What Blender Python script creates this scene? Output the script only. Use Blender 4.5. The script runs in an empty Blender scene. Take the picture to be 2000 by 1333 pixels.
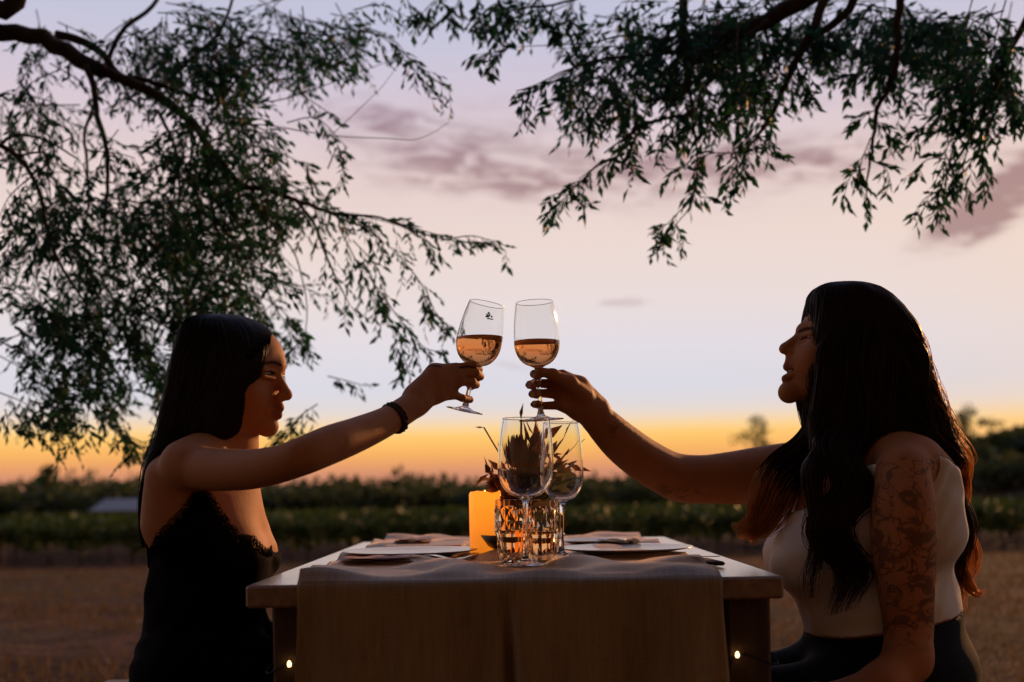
import bpy, bmesh, math, random
import numpy as np
from mathutils import Vector, Matrix

random.seed(7); RNG = np.random.default_rng(7)
scene = bpy.context.scene
COL = scene.collection
R = math.radians

# ------------------------------------------------------------------ camera
F = 2200.0                     # focal length in photo pixels (photo is 2000 x 1333)
CX, CY = 1000.0, 950.0         # vanishing point of the view axis
HC = 0.90                      # camera height
ROLL = R(1.0)
cr, sr = math.cos(ROLL), math.sin(ROLL)
cam_d = bpy.data.cameras.new('camera'); cam = bpy.data.objects.new('camera', cam_d); COL.objects.link(cam)
cam_d.lens = F / 2000 * 36; cam_d.sensor_width = 36
cam_d.shift_y = (CY - 666.5) / 2000
cam_d.clip_start = 0.05; cam_d.clip_end = 8000
m = Matrix(((cr, sr, 0, 0), (0, 0, -1, 0), (-sr, cr, 0, HC), (0, 0, 0, 1)))
cam.matrix_world = m
cam_d.dof.use_dof = True; cam_d.dof.focus_distance = 2.08; cam_d.dof.aperture_fstop = 2.8
scene.camera = cam

# ------------------------------------------------------------------ view
scene.view_settings.view_transform = 'Standard'; scene.view_settings.look = 'None'
scene.view_settings.gamma = 1; scene.view_settings.use_curve_mapping = False
scene.view_settings.exposure = 0.0
scene.render.engine = 'CYCLES'
scene.cycles.max_bounces = 14; scene.cycles.transmission_bounces = 14; scene.cycles.diffuse_bounces = 4
scene.cycles.glossy_bounces = 6; scene.cycles.transparent_max_bounces = 16
scene.cycles.caustics_reflective = False; scene.cycles.caustics_refractive = False
scene.cycles.use_denoising = True
scene.cycles.sample_clamp_indirect = 4.0

def lin(c):
    return tuple(((v / 255) / 12.92 if v / 255 <= 0.04045 else ((v / 255 + 0.055) / 1.055) ** 2.4) for v in c)

# ------------------------------------------------------------------ sky: dusk afterglow
world = bpy.data.worlds.new('World'); scene.world = world; world.use_nodes = True
wt = world.node_tree; wt.nodes.clear()
def N(t, ty, **kw):
    n = t.nodes.new(ty)
    for k, v in kw.items(): setattr(n, k, v)
    return n
def setin(t, sock, v):
    if isinstance(v, bpy.types.NodeSocket): t.links.new(v, sock)
    elif v is not None:
        try: sock.default_value = v
        except Exception: sock.default_value = (*v, 1)
def MATH(t, op, a, b=None, c=None, clamp=False):
    n = N(t, 'ShaderNodeMath', operation=op); n.use_clamp = clamp
    for i, v in enumerate((a, b, c)):
        if v is not None: setin(t, n.inputs[i], v)
    return n.outputs[0]
def MIX(t, f, a, b, mode='MIX'):
    n = N(t, 'ShaderNodeMix', data_type='RGBA', blend_type=mode)
    setin(t, n.inputs[0], f); setin(t, n.inputs[6], a); setin(t, n.inputs[7], b)
    return n.outputs[2]
def SMOOTH(t, v, lo, hi, a=0.0, b=1.0):
    n = N(t, 'ShaderNodeMapRange', interpolation_type='SMOOTHSTEP')
    setin(t, n.inputs[0], v)
    for i, q in enumerate((lo, hi, a, b)): n.inputs[i + 1].default_value = q
    return n.outputs[0]
def RAMP(t, v, els, interp='LINEAR'):
    n = N(t, 'ShaderNodeValToRGB'); n.color_ramp.interpolation = interp
    e = n.color_ramp.elements
    while len(e) < len(els): e.new(0.5)
    for q, (p, c) in zip(e, els): q.position = p; q.color = (*c, 1)
    setin(t, n.inputs[0], v)
    return n.outputs[0]
def NOISE(t, vec, scale, detail=4, rough=0.55, dist=0.0):
    n = N(t, 'ShaderNodeTexNoise'); setin(t, n.inputs['Vector'], vec)
    n.inputs['Scale'].default_value = scale; n.inputs['Detail'].default_value = detail
    n.inputs['Roughness'].default_value = rough; n.inputs['Distortion'].default_value = dist
    return n.outputs[0]

def build_sky():
    t = wt
    g = N(t, 'ShaderNodeTexCoord').outputs['Generated']
    s = N(t, 'ShaderNodeSeparateXYZ'); t.links.new(g, s.inputs[0])
    x, y, z = s.outputs
    hyp = MATH(t, 'SQRT', MATH(t, 'ADD', MATH(t, 'MULTIPLY', x, x), MATH(t, 'MULTIPLY', y, y)))
    el = MATH(t, 'MULTIPLY', MATH(t, 'ARCTAN2', z, hyp), 180 / math.pi)
    az = MATH(t, 'MULTIPLY', MATH(t, 'ARCTAN2', x, y), 180 / math.pi)
    band = [(925, (205, 140, 110)), (905, (228, 156, 104)), (880, (244, 178, 98)), (850, (251, 198, 112)),
            (836, (246, 208, 150)), (812, (230, 212, 198)), (795, (220, 212, 212)), (760, (214, 212, 222)), (680, (221, 215, 222)),
            (600, (228, 215, 214)), (470, (231, 211, 204)), (340, (224, 203, 201)), (200, (209, 195, 208)),
            (60, (192, 192, 213))]
    els = [(0.0, lin((196, 130, 104)))]
    for py, c in band:
        e = math.degrees(math.atan((950 - py) / F)); els.append((e / 40, lin(c)))
    els.append((1.0, lin((150, 158, 195))))
    base = RAMP(t, MATH(t, 'DIVIDE', el, 40, clamp=True), els)
    # warmer towards the side where the sun went down (right of the table)
    warm = MATH(t, 'MULTIPLY', SMOOTH(t, az, 8, 40), SMOOTH(t, el, 24, 5))
    base = MIX(t, MATH(t, 'MULTIPLY', warm, 0.5), base, lin((246, 204, 160)))
    base = MIX(t, SMOOTH(t, el, 28, 80), base, lin((112, 124, 168)))
    # drifting mauve cloud streaks
    cv = N(t, 'ShaderNodeCombineXYZ'); setin(t, cv.inputs[0], MATH(t, 'MULTIPLY', az, 0.10)); setin(t, cv.inputs[1], MATH(t, 'MULTIPLY', MATH(t, 'ADD', el, MATH(t, 'MULTIPLY', az, 0.06)), 0.42))
    n1 = NOISE(t, cv.outputs[0], 1.0, 6, 0.6, 0.6)
    n2 = NOISE(t, cv.outputs[0], 4.0, 5, 0.6, 0.8)
    blobs = None
    for px, py, sx, sy, wgt, tilt in ((760, 215, 110, 35, .22, 0), (880, 300, 190, 42, .30, -.10), (1040, 370, 170, 30, .26, -.05), (1560, 350, 180, 42, .34, .04),
                                (1330, 330, 150, 40, .20, 0), (1960, 440, 95, 36, 1.0, .45), (1925, 495, 60, 22, .7, .35), (1222, 597, 55, 9, .42, 0), (1010, 718, 60, 8, .30, -.25), (1750, 240, 160, 40, .14, 0),
                                (820, 270, 420, 95, .12, -.08), (1480, 345, 520, 85, .14, .03), (1200, 230, 600, 80, .05, 0)):
        a0 = math.degrees(math.atan((px - 1000) / F)); e0 = math.degrees(math.atan((950 - py) / F))
        k = 180 / math.pi / F
        da = MATH(t, 'SUBTRACT', az, a0)
        de = MATH(t, 'SUBTRACT', MATH(t, 'SUBTRACT', el, e0), MATH(t, 'MULTIPLY', da, tilt))
        q = MATH(t, 'ADD', MATH(t, 'POWER', MATH(t, 'DIVIDE', da, sx * k), 2), MATH(t, 'POWER', MATH(t, 'DIVIDE', de, sy * k), 2))
        b = MATH(t, 'MULTIPLY', MATH(t, 'EXPONENT', MATH(t, 'MULTIPLY', q, -0.7)), wgt)
        blobs = b if blobs is None else MATH(t, 'ADD', blobs, b)
    streak = SMOOTH(t, n2, 0.30, 0.72)
    cl = MATH(t, 'ADD', MATH(t, 'MULTIPLY', n1, 0.50), MATH(t, 'MULTIPLY', blobs, MATH(t, 'MULTIPLY_ADD', streak, 1.15, 0.45)))
    cl = SMOOTH(t, cl, 0.32, 1.05)
    cl = MATH(t, 'MULTIPLY', cl, SMOOTH(t, el, 3.5, 8))
    base = MIX(t, cl, base, MIX(t, 1.0, base, (0.52, 0.42, 0.45), 'MULTIPLY'))
    # unseen sky away from the sunset is dimmed, tinted orange to warm near surfaces
    ca = MATH(t, 'DIVIDE', y, MATH(t, 'MAXIMUM', hyp, 0.001))
    back = SMOOTH(t, ca, 0.75, -0.75)
    base = MIX(t, back, base, MIX(t, 1.0, base, (0.26, 0.132, 0.058), 'MULTIPLY'))
    base = MIX(t, SMOOTH(t, el, 0.0, -1.0), base, lin((60, 48, 40)))
    bg = N(t, 'ShaderNodeBackground'); t.links.new(base, bg.inputs[0]); bg.inputs[1].default_value = 1.06
    o = N(t, 'ShaderNodeOutputWorld'); t.links.new(bg.outputs[0], o.inputs[0])
build_sky()

# ------------------------------------------------------------------ the low warm sun
sun_d = bpy.data.lights.new('sun', 'SUN'); sun = bpy.data.objects.new('sun', sun_d); COL.objects.link(sun)
sun_d.energy = 3.2; sun_d.angle = R(2.0); sun_d.color = (1.0, 0.46, 0.16)
SUN_FROM = Vector((0.60, 0.79, 0.25)).normalized()
sun.rotation_euler = SUN_FROM.to_track_quat('Z', 'Y').to_euler()
sun.location = (-3, -3, 3)

# ================================================================== helpers
def P(px, py, Y):
    """photo pixel + distance along the view axis -> point in metres"""
    u, v = px - CX, CY - py
    return np.array(((u * cr + v * sr) * Y / F, Y, HC + (-u * sr + v * cr) * Y / F))

def tag(o, label=None, cat=None, group=None, kind=None):
    if label: o['label'] = label
    if cat: o['category'] = cat
    if group: o['group'] = group
    if kind: o['kind'] = kind
    return o

def link(o, parent=None):
    COL.objects.link(o)
    if parent is not None: o.parent = parent
    return o

def thing(name, loc, label, cat, group=None, rot=(0, 0, 0)):
    o = bpy.data.objects.new(name, None); o.empty_display_size = 0.1
    o.location = loc; o.rotation_euler = rot
    link(o); tag(o, label, cat, group)
    return o

def mesh_np(name, V, faces, smooth=True):
    """V (n,3); faces: (m,k) int array or list of such arrays"""
    if not isinstance(faces, list): faces = [faces]
    faces = [np.asarray(f, dtype=np.int32) for f in faces if len(f)]
    me = bpy.data.meshes.new(name)
    V = np.asarray(V, dtype=np.float32)
    me.vertices.add(len(V)); me.vertices.foreach_set('co', V.ravel())
    idx = np.concatenate([f.ravel() for f in faces]); tot = np.concatenate([np.full(len(f), f.shape[1], np.int32) for f in faces])
    me.loops.add(len(idx)); me.loops.foreach_set('vertex_index', idx)
    st = np.concatenate(([0], np.cumsum(tot)[:-1])).astype(np.int32)
    me.polygons.add(len(tot)); me.polygons.foreach_set('loop_start', st); me.polygons.foreach_set('loop_total', tot)
    me.update(calc_edges=True)
    me.polygons.foreach_set('use_smooth', np.full(len(tot), smooth))
    me.validate(); return me

def obj(name, me, mat=None, parent=None, loc=None):
    o = bpy.data.objects.new(name, me)
    if mat is not None and not me.materials: me.materials.append(mat)
    link(o, parent)
    if loc is not None: o.location = loc
    return o

class MB:
    """collects tubes, boxes, lathes, leaves"""
    def __init__(self): self.V = []; self.Q = []; self.T = []; self.n = 0
    def add(self, V, Q=None, T=None):
        V = np.asarray(V, float).reshape(-1, 3)
        if Q is not None and len(Q): self.Q.append(np.asarray(Q, int).reshape(-1, 4) + self.n)
        if T is not None and len(T): self.T.append(np.asarray(T, int).reshape(-1, 3) + self.n)
        self.V.append(V); self.n += len(V)
    def box(self, c, s, rot=None):
        v = np.array([(x, y, z) for x in (-.5, .5) for y in (-.5, .5) for z in (-.5, .5)]) * np.array(s)
        if rot is not None: v = v @ np.array(rot).T
        self.add(v + np.array(c), [(0, 1, 3, 2), (4, 6, 7, 5), (0, 4, 5, 1), (2, 3, 7, 6), (0, 2, 6, 4), (1, 5, 7, 3)])
    def tube(self, pts, rad, n=6, cap=True):
        pts = np.asarray(pts, float); m_ = len(pts)
        rad = np.broadcast_to(np.asarray(rad, float), (m_,))
        tg = np.gradient(pts, axis=0); tg /= np.linalg.norm(tg, axis=1)[:, None] + 1e-12
        ref = np.array((0, 0, 1.0)) if abs(tg[:, 2]).mean() < .8 else np.array((1.0, 0, 0))
        a = np.cross(tg, ref); a /= np.linalg.norm(a, axis=1)[:, None] + 1e-12
        b = np.cross(tg, a)
        th = np.arange(n) / n * 2 * math.pi
        V = pts[:, None] + rad[:, None, None] * (np.cos(th)[None, :, None] * a[:, None] + np.sin(th)[None, :, None] * b[:, None])
        i = np.arange(m_ - 1)[:, None] * n; j = np.arange(n)[None]; j2 = (j + 1) % n
        Q = np.stack([i + j, i + j2, i + n + j2, i + n + j], -1).reshape(-1, 4)
        V = V.reshape(-1, 3)
        if cap:
            k = len(V); V = np.vstack([V, pts[:1], pts[-1:]])
            jj = np.arange(n); T = np.concatenate([np.stack([np.full(n, k), (jj + 1) % n, jj], 1), np.stack([np.full(n, k + 1), (m_ - 1) * n + jj, (m_ - 1) * n + (jj + 1) % n], 1)])
            self.add(V, Q, T)
        else: self.add(V, Q)
    def lathe(self, prof, n=32, M=None, close=False):
        prof = np.asarray(prof, float); m_ = len(prof)
        th = np.arange(n) / n * 2 * math.pi
        V = np.stack([prof[:, 0, None] * np.cos(th), prof[:, 0, None] * np.sin(th), np.repeat(prof[:, 1, None], n, 1)], -1).reshape(-1, 3)
        i = np.arange(m_ - 1)[:, None] * n; j = np.arange(n)[None]; j2 = (j + 1) % n
        Q = np.stack([i + j, i + j2, i + n + j2, i + n + j], -1).reshape(-1, 4)
        if M is not None: V = V @ np.array(M.to_3x3()).T + np.array(M.to_translation())
        self.add(V, Q)
    def leaves(self, base, dirv, nrm, L, W):
        base = np.asarray(base); d = np.asarray(dirv, float); d = d / (np.linalg.norm(d, axis=1)[:, None] + 1e-9)
        s = np.cross(d, nrm); s /= np.linalg.norm(s, axis=1)[:, None] + 1e-9
        nn = np.cross(s, d)
        L = np.asarray(L)[:, None]; W = np.asarray(W)[:, None]
        k = len(base)
        mid = base + d * L * .45
        V = np.stack([base, mid + s * W * .5 + nn * W * .15, base + d * L - nn * L * .05, mid - s * W * .5 + nn * W * .15], 1).reshape(-1, 3)
        Q = (np.arange(k) * 4)[:, None] + np.array([0, 1, 2, 3])
        self.add(V, Q)
    def mesh(self, name, smooth=True):
        V = np.vstack(self.V); fs = []
        if self.Q: fs.append(np.vstack(self.Q))
        if self.T: fs.append(np.vstack(self.T))
        return mesh_np(name, V, fs, smooth)
    def build(self, name, mat, parent=None, smooth=True, loc=None):
        return obj(name, self.mesh(name, smooth), mat, parent, loc)

def bevel_box(name, s, mat, parent, loc, bev=0.004, rot=(0, 0, 0), me=None):
    if me is None:
        bm = bmesh.new(); bmesh.ops.create_cube(bm, size=1.0)
        bmesh.ops.scale(bm, vec=s, verts=bm.verts)
        bmesh.ops.bevel(bm, geom=list(bm.edges), offset=bev, segments=1, affect='EDGES')
        me = bpy.data.meshes.new(name); bm.to_mesh(me); bm.free()
    o = obj(name, me, mat, parent); o.location = loc; o.rotation_euler = rot
    return o

def resample(pts, n):
    pts = np.asarray(pts, float); d = np.concatenate(([0], np.cumsum(np.linalg.norm(np.diff(pts[:, :3], axis=0), axis=1))))
    t = np.linspace(0, d[-1], n)
    # smooth (Catmull-Rom) sampling
    out = np.empty((n, pts.shape[1]))
    for c in range(pts.shape[1]):
        mtan = np.gradient(pts[:, c], d) if len(pts) > 2 else np.gradient(pts[:, c], d)
        k = np.clip(np.searchsorted(d, t, side='right') - 1, 0, len(d) - 2)
        h = d[k + 1] - d[k]; u = (t - d[k]) / h
        out[:, c] = (2*u**3 - 3*u**2 + 1)*pts[k, c] + (u**3 - 2*u**2 + u)*h*mtan[k] + (-2*u**3 + 3*u**2)*pts[k+1, c] + (u**3 - u**2)*h*mtan[k+1]
    return out

# ------------------------------------------------------------------ materials
MATS = {}
def pmat(name, c1, c2=None, scale=8.0, rough=0.6, bump=0.0, bscale=60.0, spec=0.4, stretch=(1, 1, 1), detail=5, **kw):
    ma = bpy.data.materials.new(name); ma.use_nodes = True; t = ma.node_tree
    b = t.nodes['Principled BSDF']
    b.inputs['Roughness'].default_value = rough
    b.inputs['Specular IOR Level'].default_value = spec
    tc = N(t, 'ShaderNodeTexCoord').outputs['Object']
    mp = N(t, 'ShaderNodeMapping'); t.links.new(tc, mp.inputs[0]); mp.inputs['Scale'].default_value = stretch
    if c2 is not None:
        n = NOISE(t, mp.outputs[0], scale, detail, 0.6)
        t.links.new(RAMP(t, n, [(0.3, c1), (0.7, c2)]), b.inputs['Base Color'])
    else: b.inputs['Base Color'].default_value = (*c1, 1)
    if bump:
        bn = N(t, 'ShaderNodeBump'); bn.inputs['Strength'].default_value = 1.0; bn.inputs['Distance'].default_value = bump
        t.links.new(NOISE(t, mp.outputs[0], bscale, 6, 0.65), bn.inputs['Height']); t.links.new(bn.outputs[0], b.inputs['Normal'])
    for k, v in kw.items(): b.inputs[k].default_value = v
    MATS[name] = ma
    return ma

def leafmat(name, c1, c2, trans, tf=0.35, scale=3.0, rough=0.5, spec=0.25):
    ma = pmat(name, c1, c2, scale, rough, spec=spec); t = ma.node_tree
    b = t.nodes['Principled BSDF']; out = t.nodes['Material Output']
    tr = N(t, 'ShaderNodeBsdfTranslucent'); tr.inputs[0].default_value = (*trans, 1)
    mx = N(t, 'ShaderNodeMixShader'); mx.inputs[0].default_value = tf
    t.links.new(b.outputs[0], mx.inputs[1]); t.links.new(tr.outputs[0], mx.inputs[2]); t.links.new(mx.outputs[0], out.inputs[0])
    return ma

M_leaf = leafmat('leaf', (0.009, 0.040, 0.028), (0.020, 0.068, 0.040), (0.04, 0.17, 0.08), 0.26, spec=0.05)
M_bark = pmat('bark', (0.030, 0.022, 0.016), (0.075, 0.055, 0.040), 14, 0.9, 0.01, 40, stretch=(1, 1, .3))
M_vine = leafmat('vine_leaf', (0.030, 0.068, 0.026), (0.065, 0.11, 0.034), (0.08, 0.13, 0.03), 0.2, 1.5, spec=0.08)
M_far = leafmat('far_leaf', (0.045, 0.085, 0.055), (0.085, 0.12, 0.060), (0.09, 0.12, 0.04), 0.25, 0.25, 0.8)
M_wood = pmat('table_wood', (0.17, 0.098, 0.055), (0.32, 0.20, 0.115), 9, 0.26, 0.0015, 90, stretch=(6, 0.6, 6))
M_wood.node_tree.nodes['Principled BSDF'].inputs['Coat Weight'].default_value = 0.8; M_wood.node_tree.nodes['Principled BSDF'].inputs['Coat Roughness'].default_value = 0.22
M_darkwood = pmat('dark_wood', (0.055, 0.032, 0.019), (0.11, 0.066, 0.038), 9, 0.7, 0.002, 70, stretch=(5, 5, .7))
M_bench = pmat('bench_wood', (0.045, 0.024, 0.015), (0.09, 0.05, 0.03), 9, 0.55, 0.002, 70, stretch=(6, .6, 6))
M_black = pmat('black_glaze', (0.012, 0.011, 0.011), None, rough=0.3)
M_plate = pmat('plate_glaze', (0.30, 0.28, 0.28), (0.40, 0.37, 0.36), 12, 0.22)
M_board = pmat('board_wood', (0.46, 0.29, 0.16), (0.60, 0.40, 0.23), 10, 0.5, stretch=(8, 1, 8))
M_napkin = pmat('napkin_cloth', (0.42, 0.30, 0.28), (0.55, 0.40, 0.37), 30, 0.9, 0.001, 300)
M_napdark = pmat('dark_napkin_cloth', (0.035, 0.030, 0.030), (0.06, 0.05, 0.05), 30, 0.9, 0.001, 300)
M_steel = pmat('steel', (0.62, 0.60, 0.58), None, rough=0.25, Metallic=1.0)
M_dress = pmat('black_dress', (0.0035, 0.003, 0.003), (0.006, 0.005, 0.005), 60, 0.9, 0.001, 120, spec=0.05)
M_lace = pmat('black_lace', (0.006, 0.005, 0.005), None, rough=0.85, spec=0.1)
M_top = pmat('white_jersey', (0.78, 0.76, 0.73), (0.86, 0.84, 0.81), 25, 0.85, 0.0008, 400, spec=0.2)
M_jeans = pmat('dark_denim', (0.006, 0.008, 0.013), (0.013, 0.016, 0.024), 90, 0.85, 0.0008, 500, spec=0.15)
M_shoe = pmat('shoe_leather', (0.02, 0.014, 0.01), None, rough=0.4)
M_brace = pmat('braided_cord', (0.02, 0.012, 0.008), (0.06, 0.03, 0.015), 120, 0.8, 0.002, 200)
M_eye = pmat('eye_white', (0.38, 0.34, 0.31), None, rough=0.12)
M_iris = pmat('iris', (0.02, 0.012, 0.008), None, rough=0.1)
M_shedwall = pmat('shed_wall', (0.10, 0.085, 0.07), (0.16, 0.13, 0.11), 3, 0.9)
M_shedroof = pmat('shed_roof', (0.20, 0.23, 0.26), (0.28, 0.31, 0.34), 2, 0.5)
M_post = pmat('weathered_post', (0.09, 0.075, 0.06), (0.18, 0.15, 0.12), 6, 0.9)
M_ppost = pmat('pale_post', (0.30, 0.30, 0.29), None, rough=0.6)
M_wire = pmat('fence_wire', (0.2, 0.2, 0.2), None, rough=0.4, Metallic=0.8)
M_dryleaf = pmat('dry_leaf', (0.66, 0.58, 0.46), (0.78, 0.68, 0.54), 40, 0.8)
M_cord = pmat('lamp_cord', (0.02, 0.018, 0.015), None, rough=0.6)
M_flower = pmat('protea_bract', (0.13, 0.045, 0.030), (0.26, 0.11, 0.075), 40, 0.7)
M_redleaf = leafmat('red_leaf', (0.045, 0.018, 0.016), (0.085, 0.035, 0.025), (0.22, 0.06, 0.02), 0.25, 20)
M_succ = leafmat('succulent_leaf', (0.10, 0.13, 0.07), (0.20, 0.20, 0.12), (0.25, 0.22, 0.08), 0.2, 20)

def grassmat():
    ma = pmat('dry_lawn', (0.050, 0.030, 0.023), (0.135, 0.080, 0.056), 0.9, 0.95, 0.03, 14, spec=0.05, detail=8); t = ma.node_tree
    b = t.nodes['Principled BSDF']; src = b.inputs['Base Color'].links[0].from_socket
    tc = N(t, 'ShaderNodeTexCoord').outputs['Object']
    big = NOISE(t, tc, 0.16, 4, 0.6); fine = NOISE(t, tc, 9.0, 6, 0.7)
    c = MIX(t, SMOOTH(t, big, .45, .62), src, (0.060, 0.055, 0.030, 1))
    mid = NOISE(t, tc, 1.7, 5, .65)
    c = MIX(t, 1.0, c, RAMP(t, mid, [(0.36, (.5, .5, .5)), (0.64, (1.4, 1.35, 1.3))]), 'MULTIPLY')
    c = MIX(t, 1.0, c, RAMP(t, fine, [(0.32, (.35, .35, .35)), (0.68, (1.5, 1.42, 1.35))]), 'MULTIPLY')
    t.links.new(c, b.inputs['Base Color'])
    return ma
M_grass = grassmat()
M_blade = leafmat('dry_blade', (0.10, 0.065, 0.035), (0.20, 0.135, 0.075), (0.20, 0.13, 0.06), 0.3, 2.0, 0.8, 0.1)

def clothmat():
    """coarse jute weave"""
    ma = pmat('jute', (0.27, 0.205, 0.115), (0.37, 0.285, 0.165), 6, 0.36, spec=0.9); t = ma.node_tree
    ma.node_tree.nodes['Principled BSDF'].inputs['Specular Tint'].default_value = (1.0, 0.74, 0.58, 1)
    ma.node_tree.nodes['Principled BSDF'].inputs['Sheen Weight'].default_value = 1.0; ma.node_tree.nodes['Principled BSDF'].inputs['Sheen Roughness'].default_value = 0.22; ma.node_tree.nodes['Principled BSDF'].inputs['Sheen Tint'].default_value = (1.0, 0.76, 0.64, 1)
    b = t.nodes['Principled BSDF']
    tc = N(t, 'ShaderNodeTexCoord').outputs['UV']
    w = []
    for d in ('X', 'Y'):
        n = N(t, 'ShaderNodeTexWave', bands_direction=d); t.links.new(tc, n.inputs[0]); n.inputs['Scale'].default_value = 95; n.inputs['Distortion'].default_value = 1.5; n.inputs['Detail'].default_value = 2; n.inputs['Detail Scale'].default_value = 3
        w.append(n.outputs[1])
    h = MATH(t, 'MULTIPLY', w[0], w[1])
    src = b.inputs['Base Color'].links[0].from_socket
    mp = N(t, 'ShaderNodeMapping'); t.links.new(tc, mp.inputs[0]); mp.inputs['Scale'].default_value = (120, 9, 1)
    slub = NOISE(t, mp.outputs[0], 1.0, 5, .7)
    c = MIX(t, 1.0, src, RAMP(t, slub, [(.3, (.72, .72, .72)), (.70, (1.22, 1.2, 1.18))]), 'MULTIPLY')
    c = MIX(t, 1.0, c, RAMP(t, h, [(0, (.62, .6, .58)), (1, (1.1, 1.1, 1.1))]), 'MULTIPLY')
    t.links.new(c, b.inputs['Base Color'])
    bn = N(t, 'ShaderNodeBump'); bn.inputs['Distance'].default_value = 0.0004; t.links.new(h, bn.inputs['Height']); t.links.new(bn.outputs[0], b.inputs['Normal'])
    return ma
M_jute = clothmat()

def skinmat(name, c1, c2):
    ma = pmat(name, c1, c2, 25, 0.58, 0.0009, 300, spec=0.15); t = ma.node_tree
    b = t.nodes['Principled BSDF']; src = b.inputs['Base Color'].links[0].from_socket
    lip = N(t, 'ShaderNodeAttribute', attribute_name='lip').outputs['Fac']
    tat = N(t, 'ShaderNodeAttribute', attribute_name='ink').outputs['Fac']
    c = MIX(t, MATH(t, 'MULTIPLY', lip, 0.75), src, (0.26, 0.070, 0.055, 1))
    brow = N(t, 'ShaderNodeAttribute', attribute_name='brow').outputs['Fac']
    c = MIX(t, brow, c, (0.018, 0.011, 0.008, 1))
    tc = N(t, 'ShaderNodeTexCoord').outputs['Object']
    ink = NOISE(t, tc, 22, 3, .6, 1.2)
    ln = SMOOTH(t, MATH(t, 'ABSOLUTE', MATH(t, 'SUBTRACT', NOISE(t, tc, 16, 2, .5, 1.5), .5)), .03, .012)
    amt = MATH(t, 'MAXIMUM', SMOOTH(t, ink, .50, .58), ln)
    c = MIX(t, MATH(t, 'MULTIPLY', MATH(t, 'MULTIPLY', tat, amt), .62), c, (0.035, 0.028, 0.028, 1))
    t.links.new(c, b.inputs['Base Color'])
    b.inputs['Subsurface Weight'].default_value = 0.12; b.inputs['Subsurface Scale'].default_value = 0.01
    b.inputs['Subsurface Radius'].default_value = (1.0, 0.35, 0.2)
    return ma
M_skin1 = skinmat('skin_warm', (0.44, 0.195, 0.090), (0.50, 0.23, 0.11))
M_skin2 = skinmat('skin_tan', (0.44, 0.185, 0.080), (0.50, 0.22, 0.10))

def hairmat(name, c1, c2, trans, tf):
    ma = leafmat(name, c1, c2, trans, tf, 40, 0.42, 0.30)
    return ma
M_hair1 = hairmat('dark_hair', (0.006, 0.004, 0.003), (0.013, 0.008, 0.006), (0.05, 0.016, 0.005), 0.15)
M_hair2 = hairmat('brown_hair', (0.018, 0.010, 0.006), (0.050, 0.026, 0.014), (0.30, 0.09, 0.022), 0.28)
M_tips = hairmat('lit_hair_tips', (0.42, 0.20, 0.075), (0.58, 0.29, 0.12), (1.0, 0.62, 0.26), 0.55)  # orange glow of backlit hair put into the strand colour

def glassmat(name, col=(1, 1, 1), ior=1.45, rough=0.0):
    ma = bpy.data.materials.new(name); ma.use_nodes = True; b = ma.node_tree.nodes['Principled BSDF']
    b.inputs['Base Color'].default_value = (*col, 1); b.inputs['Roughness'].default_value = rough
    b.inputs['Transmission Weight'].default_value = 1.0; b.inputs['IOR'].default_value = ior
    return ma
M_glass = glassmat('clear_glass', (0.985, 0.985, 0.98), 1.45)
M_tumbler = glassmat('cut_glass', (1.0, 0.86, 0.70), 1.36)  # amber of reflected warm light put into the glass tint
M_liquid = glassmat('glow_liquid', (1.0, 0.72, 0.46), 1.33)  # liquid added to the tumblers to give them a warm glow
M_wine = glassmat('rose_wine', (0.88, 0.33, 0.10), 1.335)
M_etch = pmat('etched_mark', (0.16, 0.14, 0.13), None, rough=0.8)

def emat(name, col, e, s, rough=.5):
    ma = pmat(name, col, None, rough=rough); b = ma.node_tree.nodes['Principled BSDF']
    b.inputs['Emission Color'].default_value = (*e, 1); b.inputs['Emission Strength'].default_value = s
    return ma
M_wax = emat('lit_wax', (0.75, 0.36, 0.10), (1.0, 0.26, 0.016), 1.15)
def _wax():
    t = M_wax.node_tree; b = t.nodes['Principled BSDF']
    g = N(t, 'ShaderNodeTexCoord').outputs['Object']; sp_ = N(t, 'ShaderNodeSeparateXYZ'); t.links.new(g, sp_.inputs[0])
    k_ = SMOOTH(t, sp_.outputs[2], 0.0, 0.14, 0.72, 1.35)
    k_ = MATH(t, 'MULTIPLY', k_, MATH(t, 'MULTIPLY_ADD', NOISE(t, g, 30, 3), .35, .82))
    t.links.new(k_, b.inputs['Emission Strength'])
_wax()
M_flame = emat('flame', (1, .7, .3), (1, .55, .15), 14)
M_bulb = emat('bulb_glow', (1, .8, .5), (1.0, .60, .26), 3.5)

# ================================================================== ground
def gz(x, y):
    """height of the ground"""
    y = np.asarray(y, float); x = np.asarray(x, float)
    z = np.interp(y, [-60, 7, 35, 150, 400, 4000], [0, 0, -1.40, -3.1, -3.6, -4.0])
    # hill on the right, beyond the vines
    hill = 9.5 / (1 + np.exp(-(x - 62) / 9)) * np.clip((y - 95) / 60, 0, 1) ** 1.3 * np.exp(-np.clip(y - 260, 0, 1e9) / 200)
    return z + hill
def ground():
    ys = np.concatenate([np.arange(-40, 8, 4), np.arange(8, 60, 2), np.arange(60, 300, 8), np.geomspace(300, 5000, 24)])
    xs = np.concatenate([-np.geomspace(4000, 130, 14), np.arange(-120, 121, 5), np.geomspace(130, 4000, 14)])
    X, Y = np.meshgrid(xs, ys); Z = gz(X, Y) + 0.02 * np.sin(X * .8) * np.sin(Y * .7) * (Y > 8)
    V = np.stack([X, Y, Z], -1).reshape(-1, 3); nx = len(xs)
    i = (np.arange(len(ys) - 1)[:, None] * nx + np.arange(nx - 1)[None]).ravel()
    Q = np.stack([i, i + 1, i + nx + 1, i + nx], 1)
    o = obj('ground', mesh_np('ground', V, Q), M_grass); tag(o, 'dry brown lawn sloping down to the vineyard', kind='structure')
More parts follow.
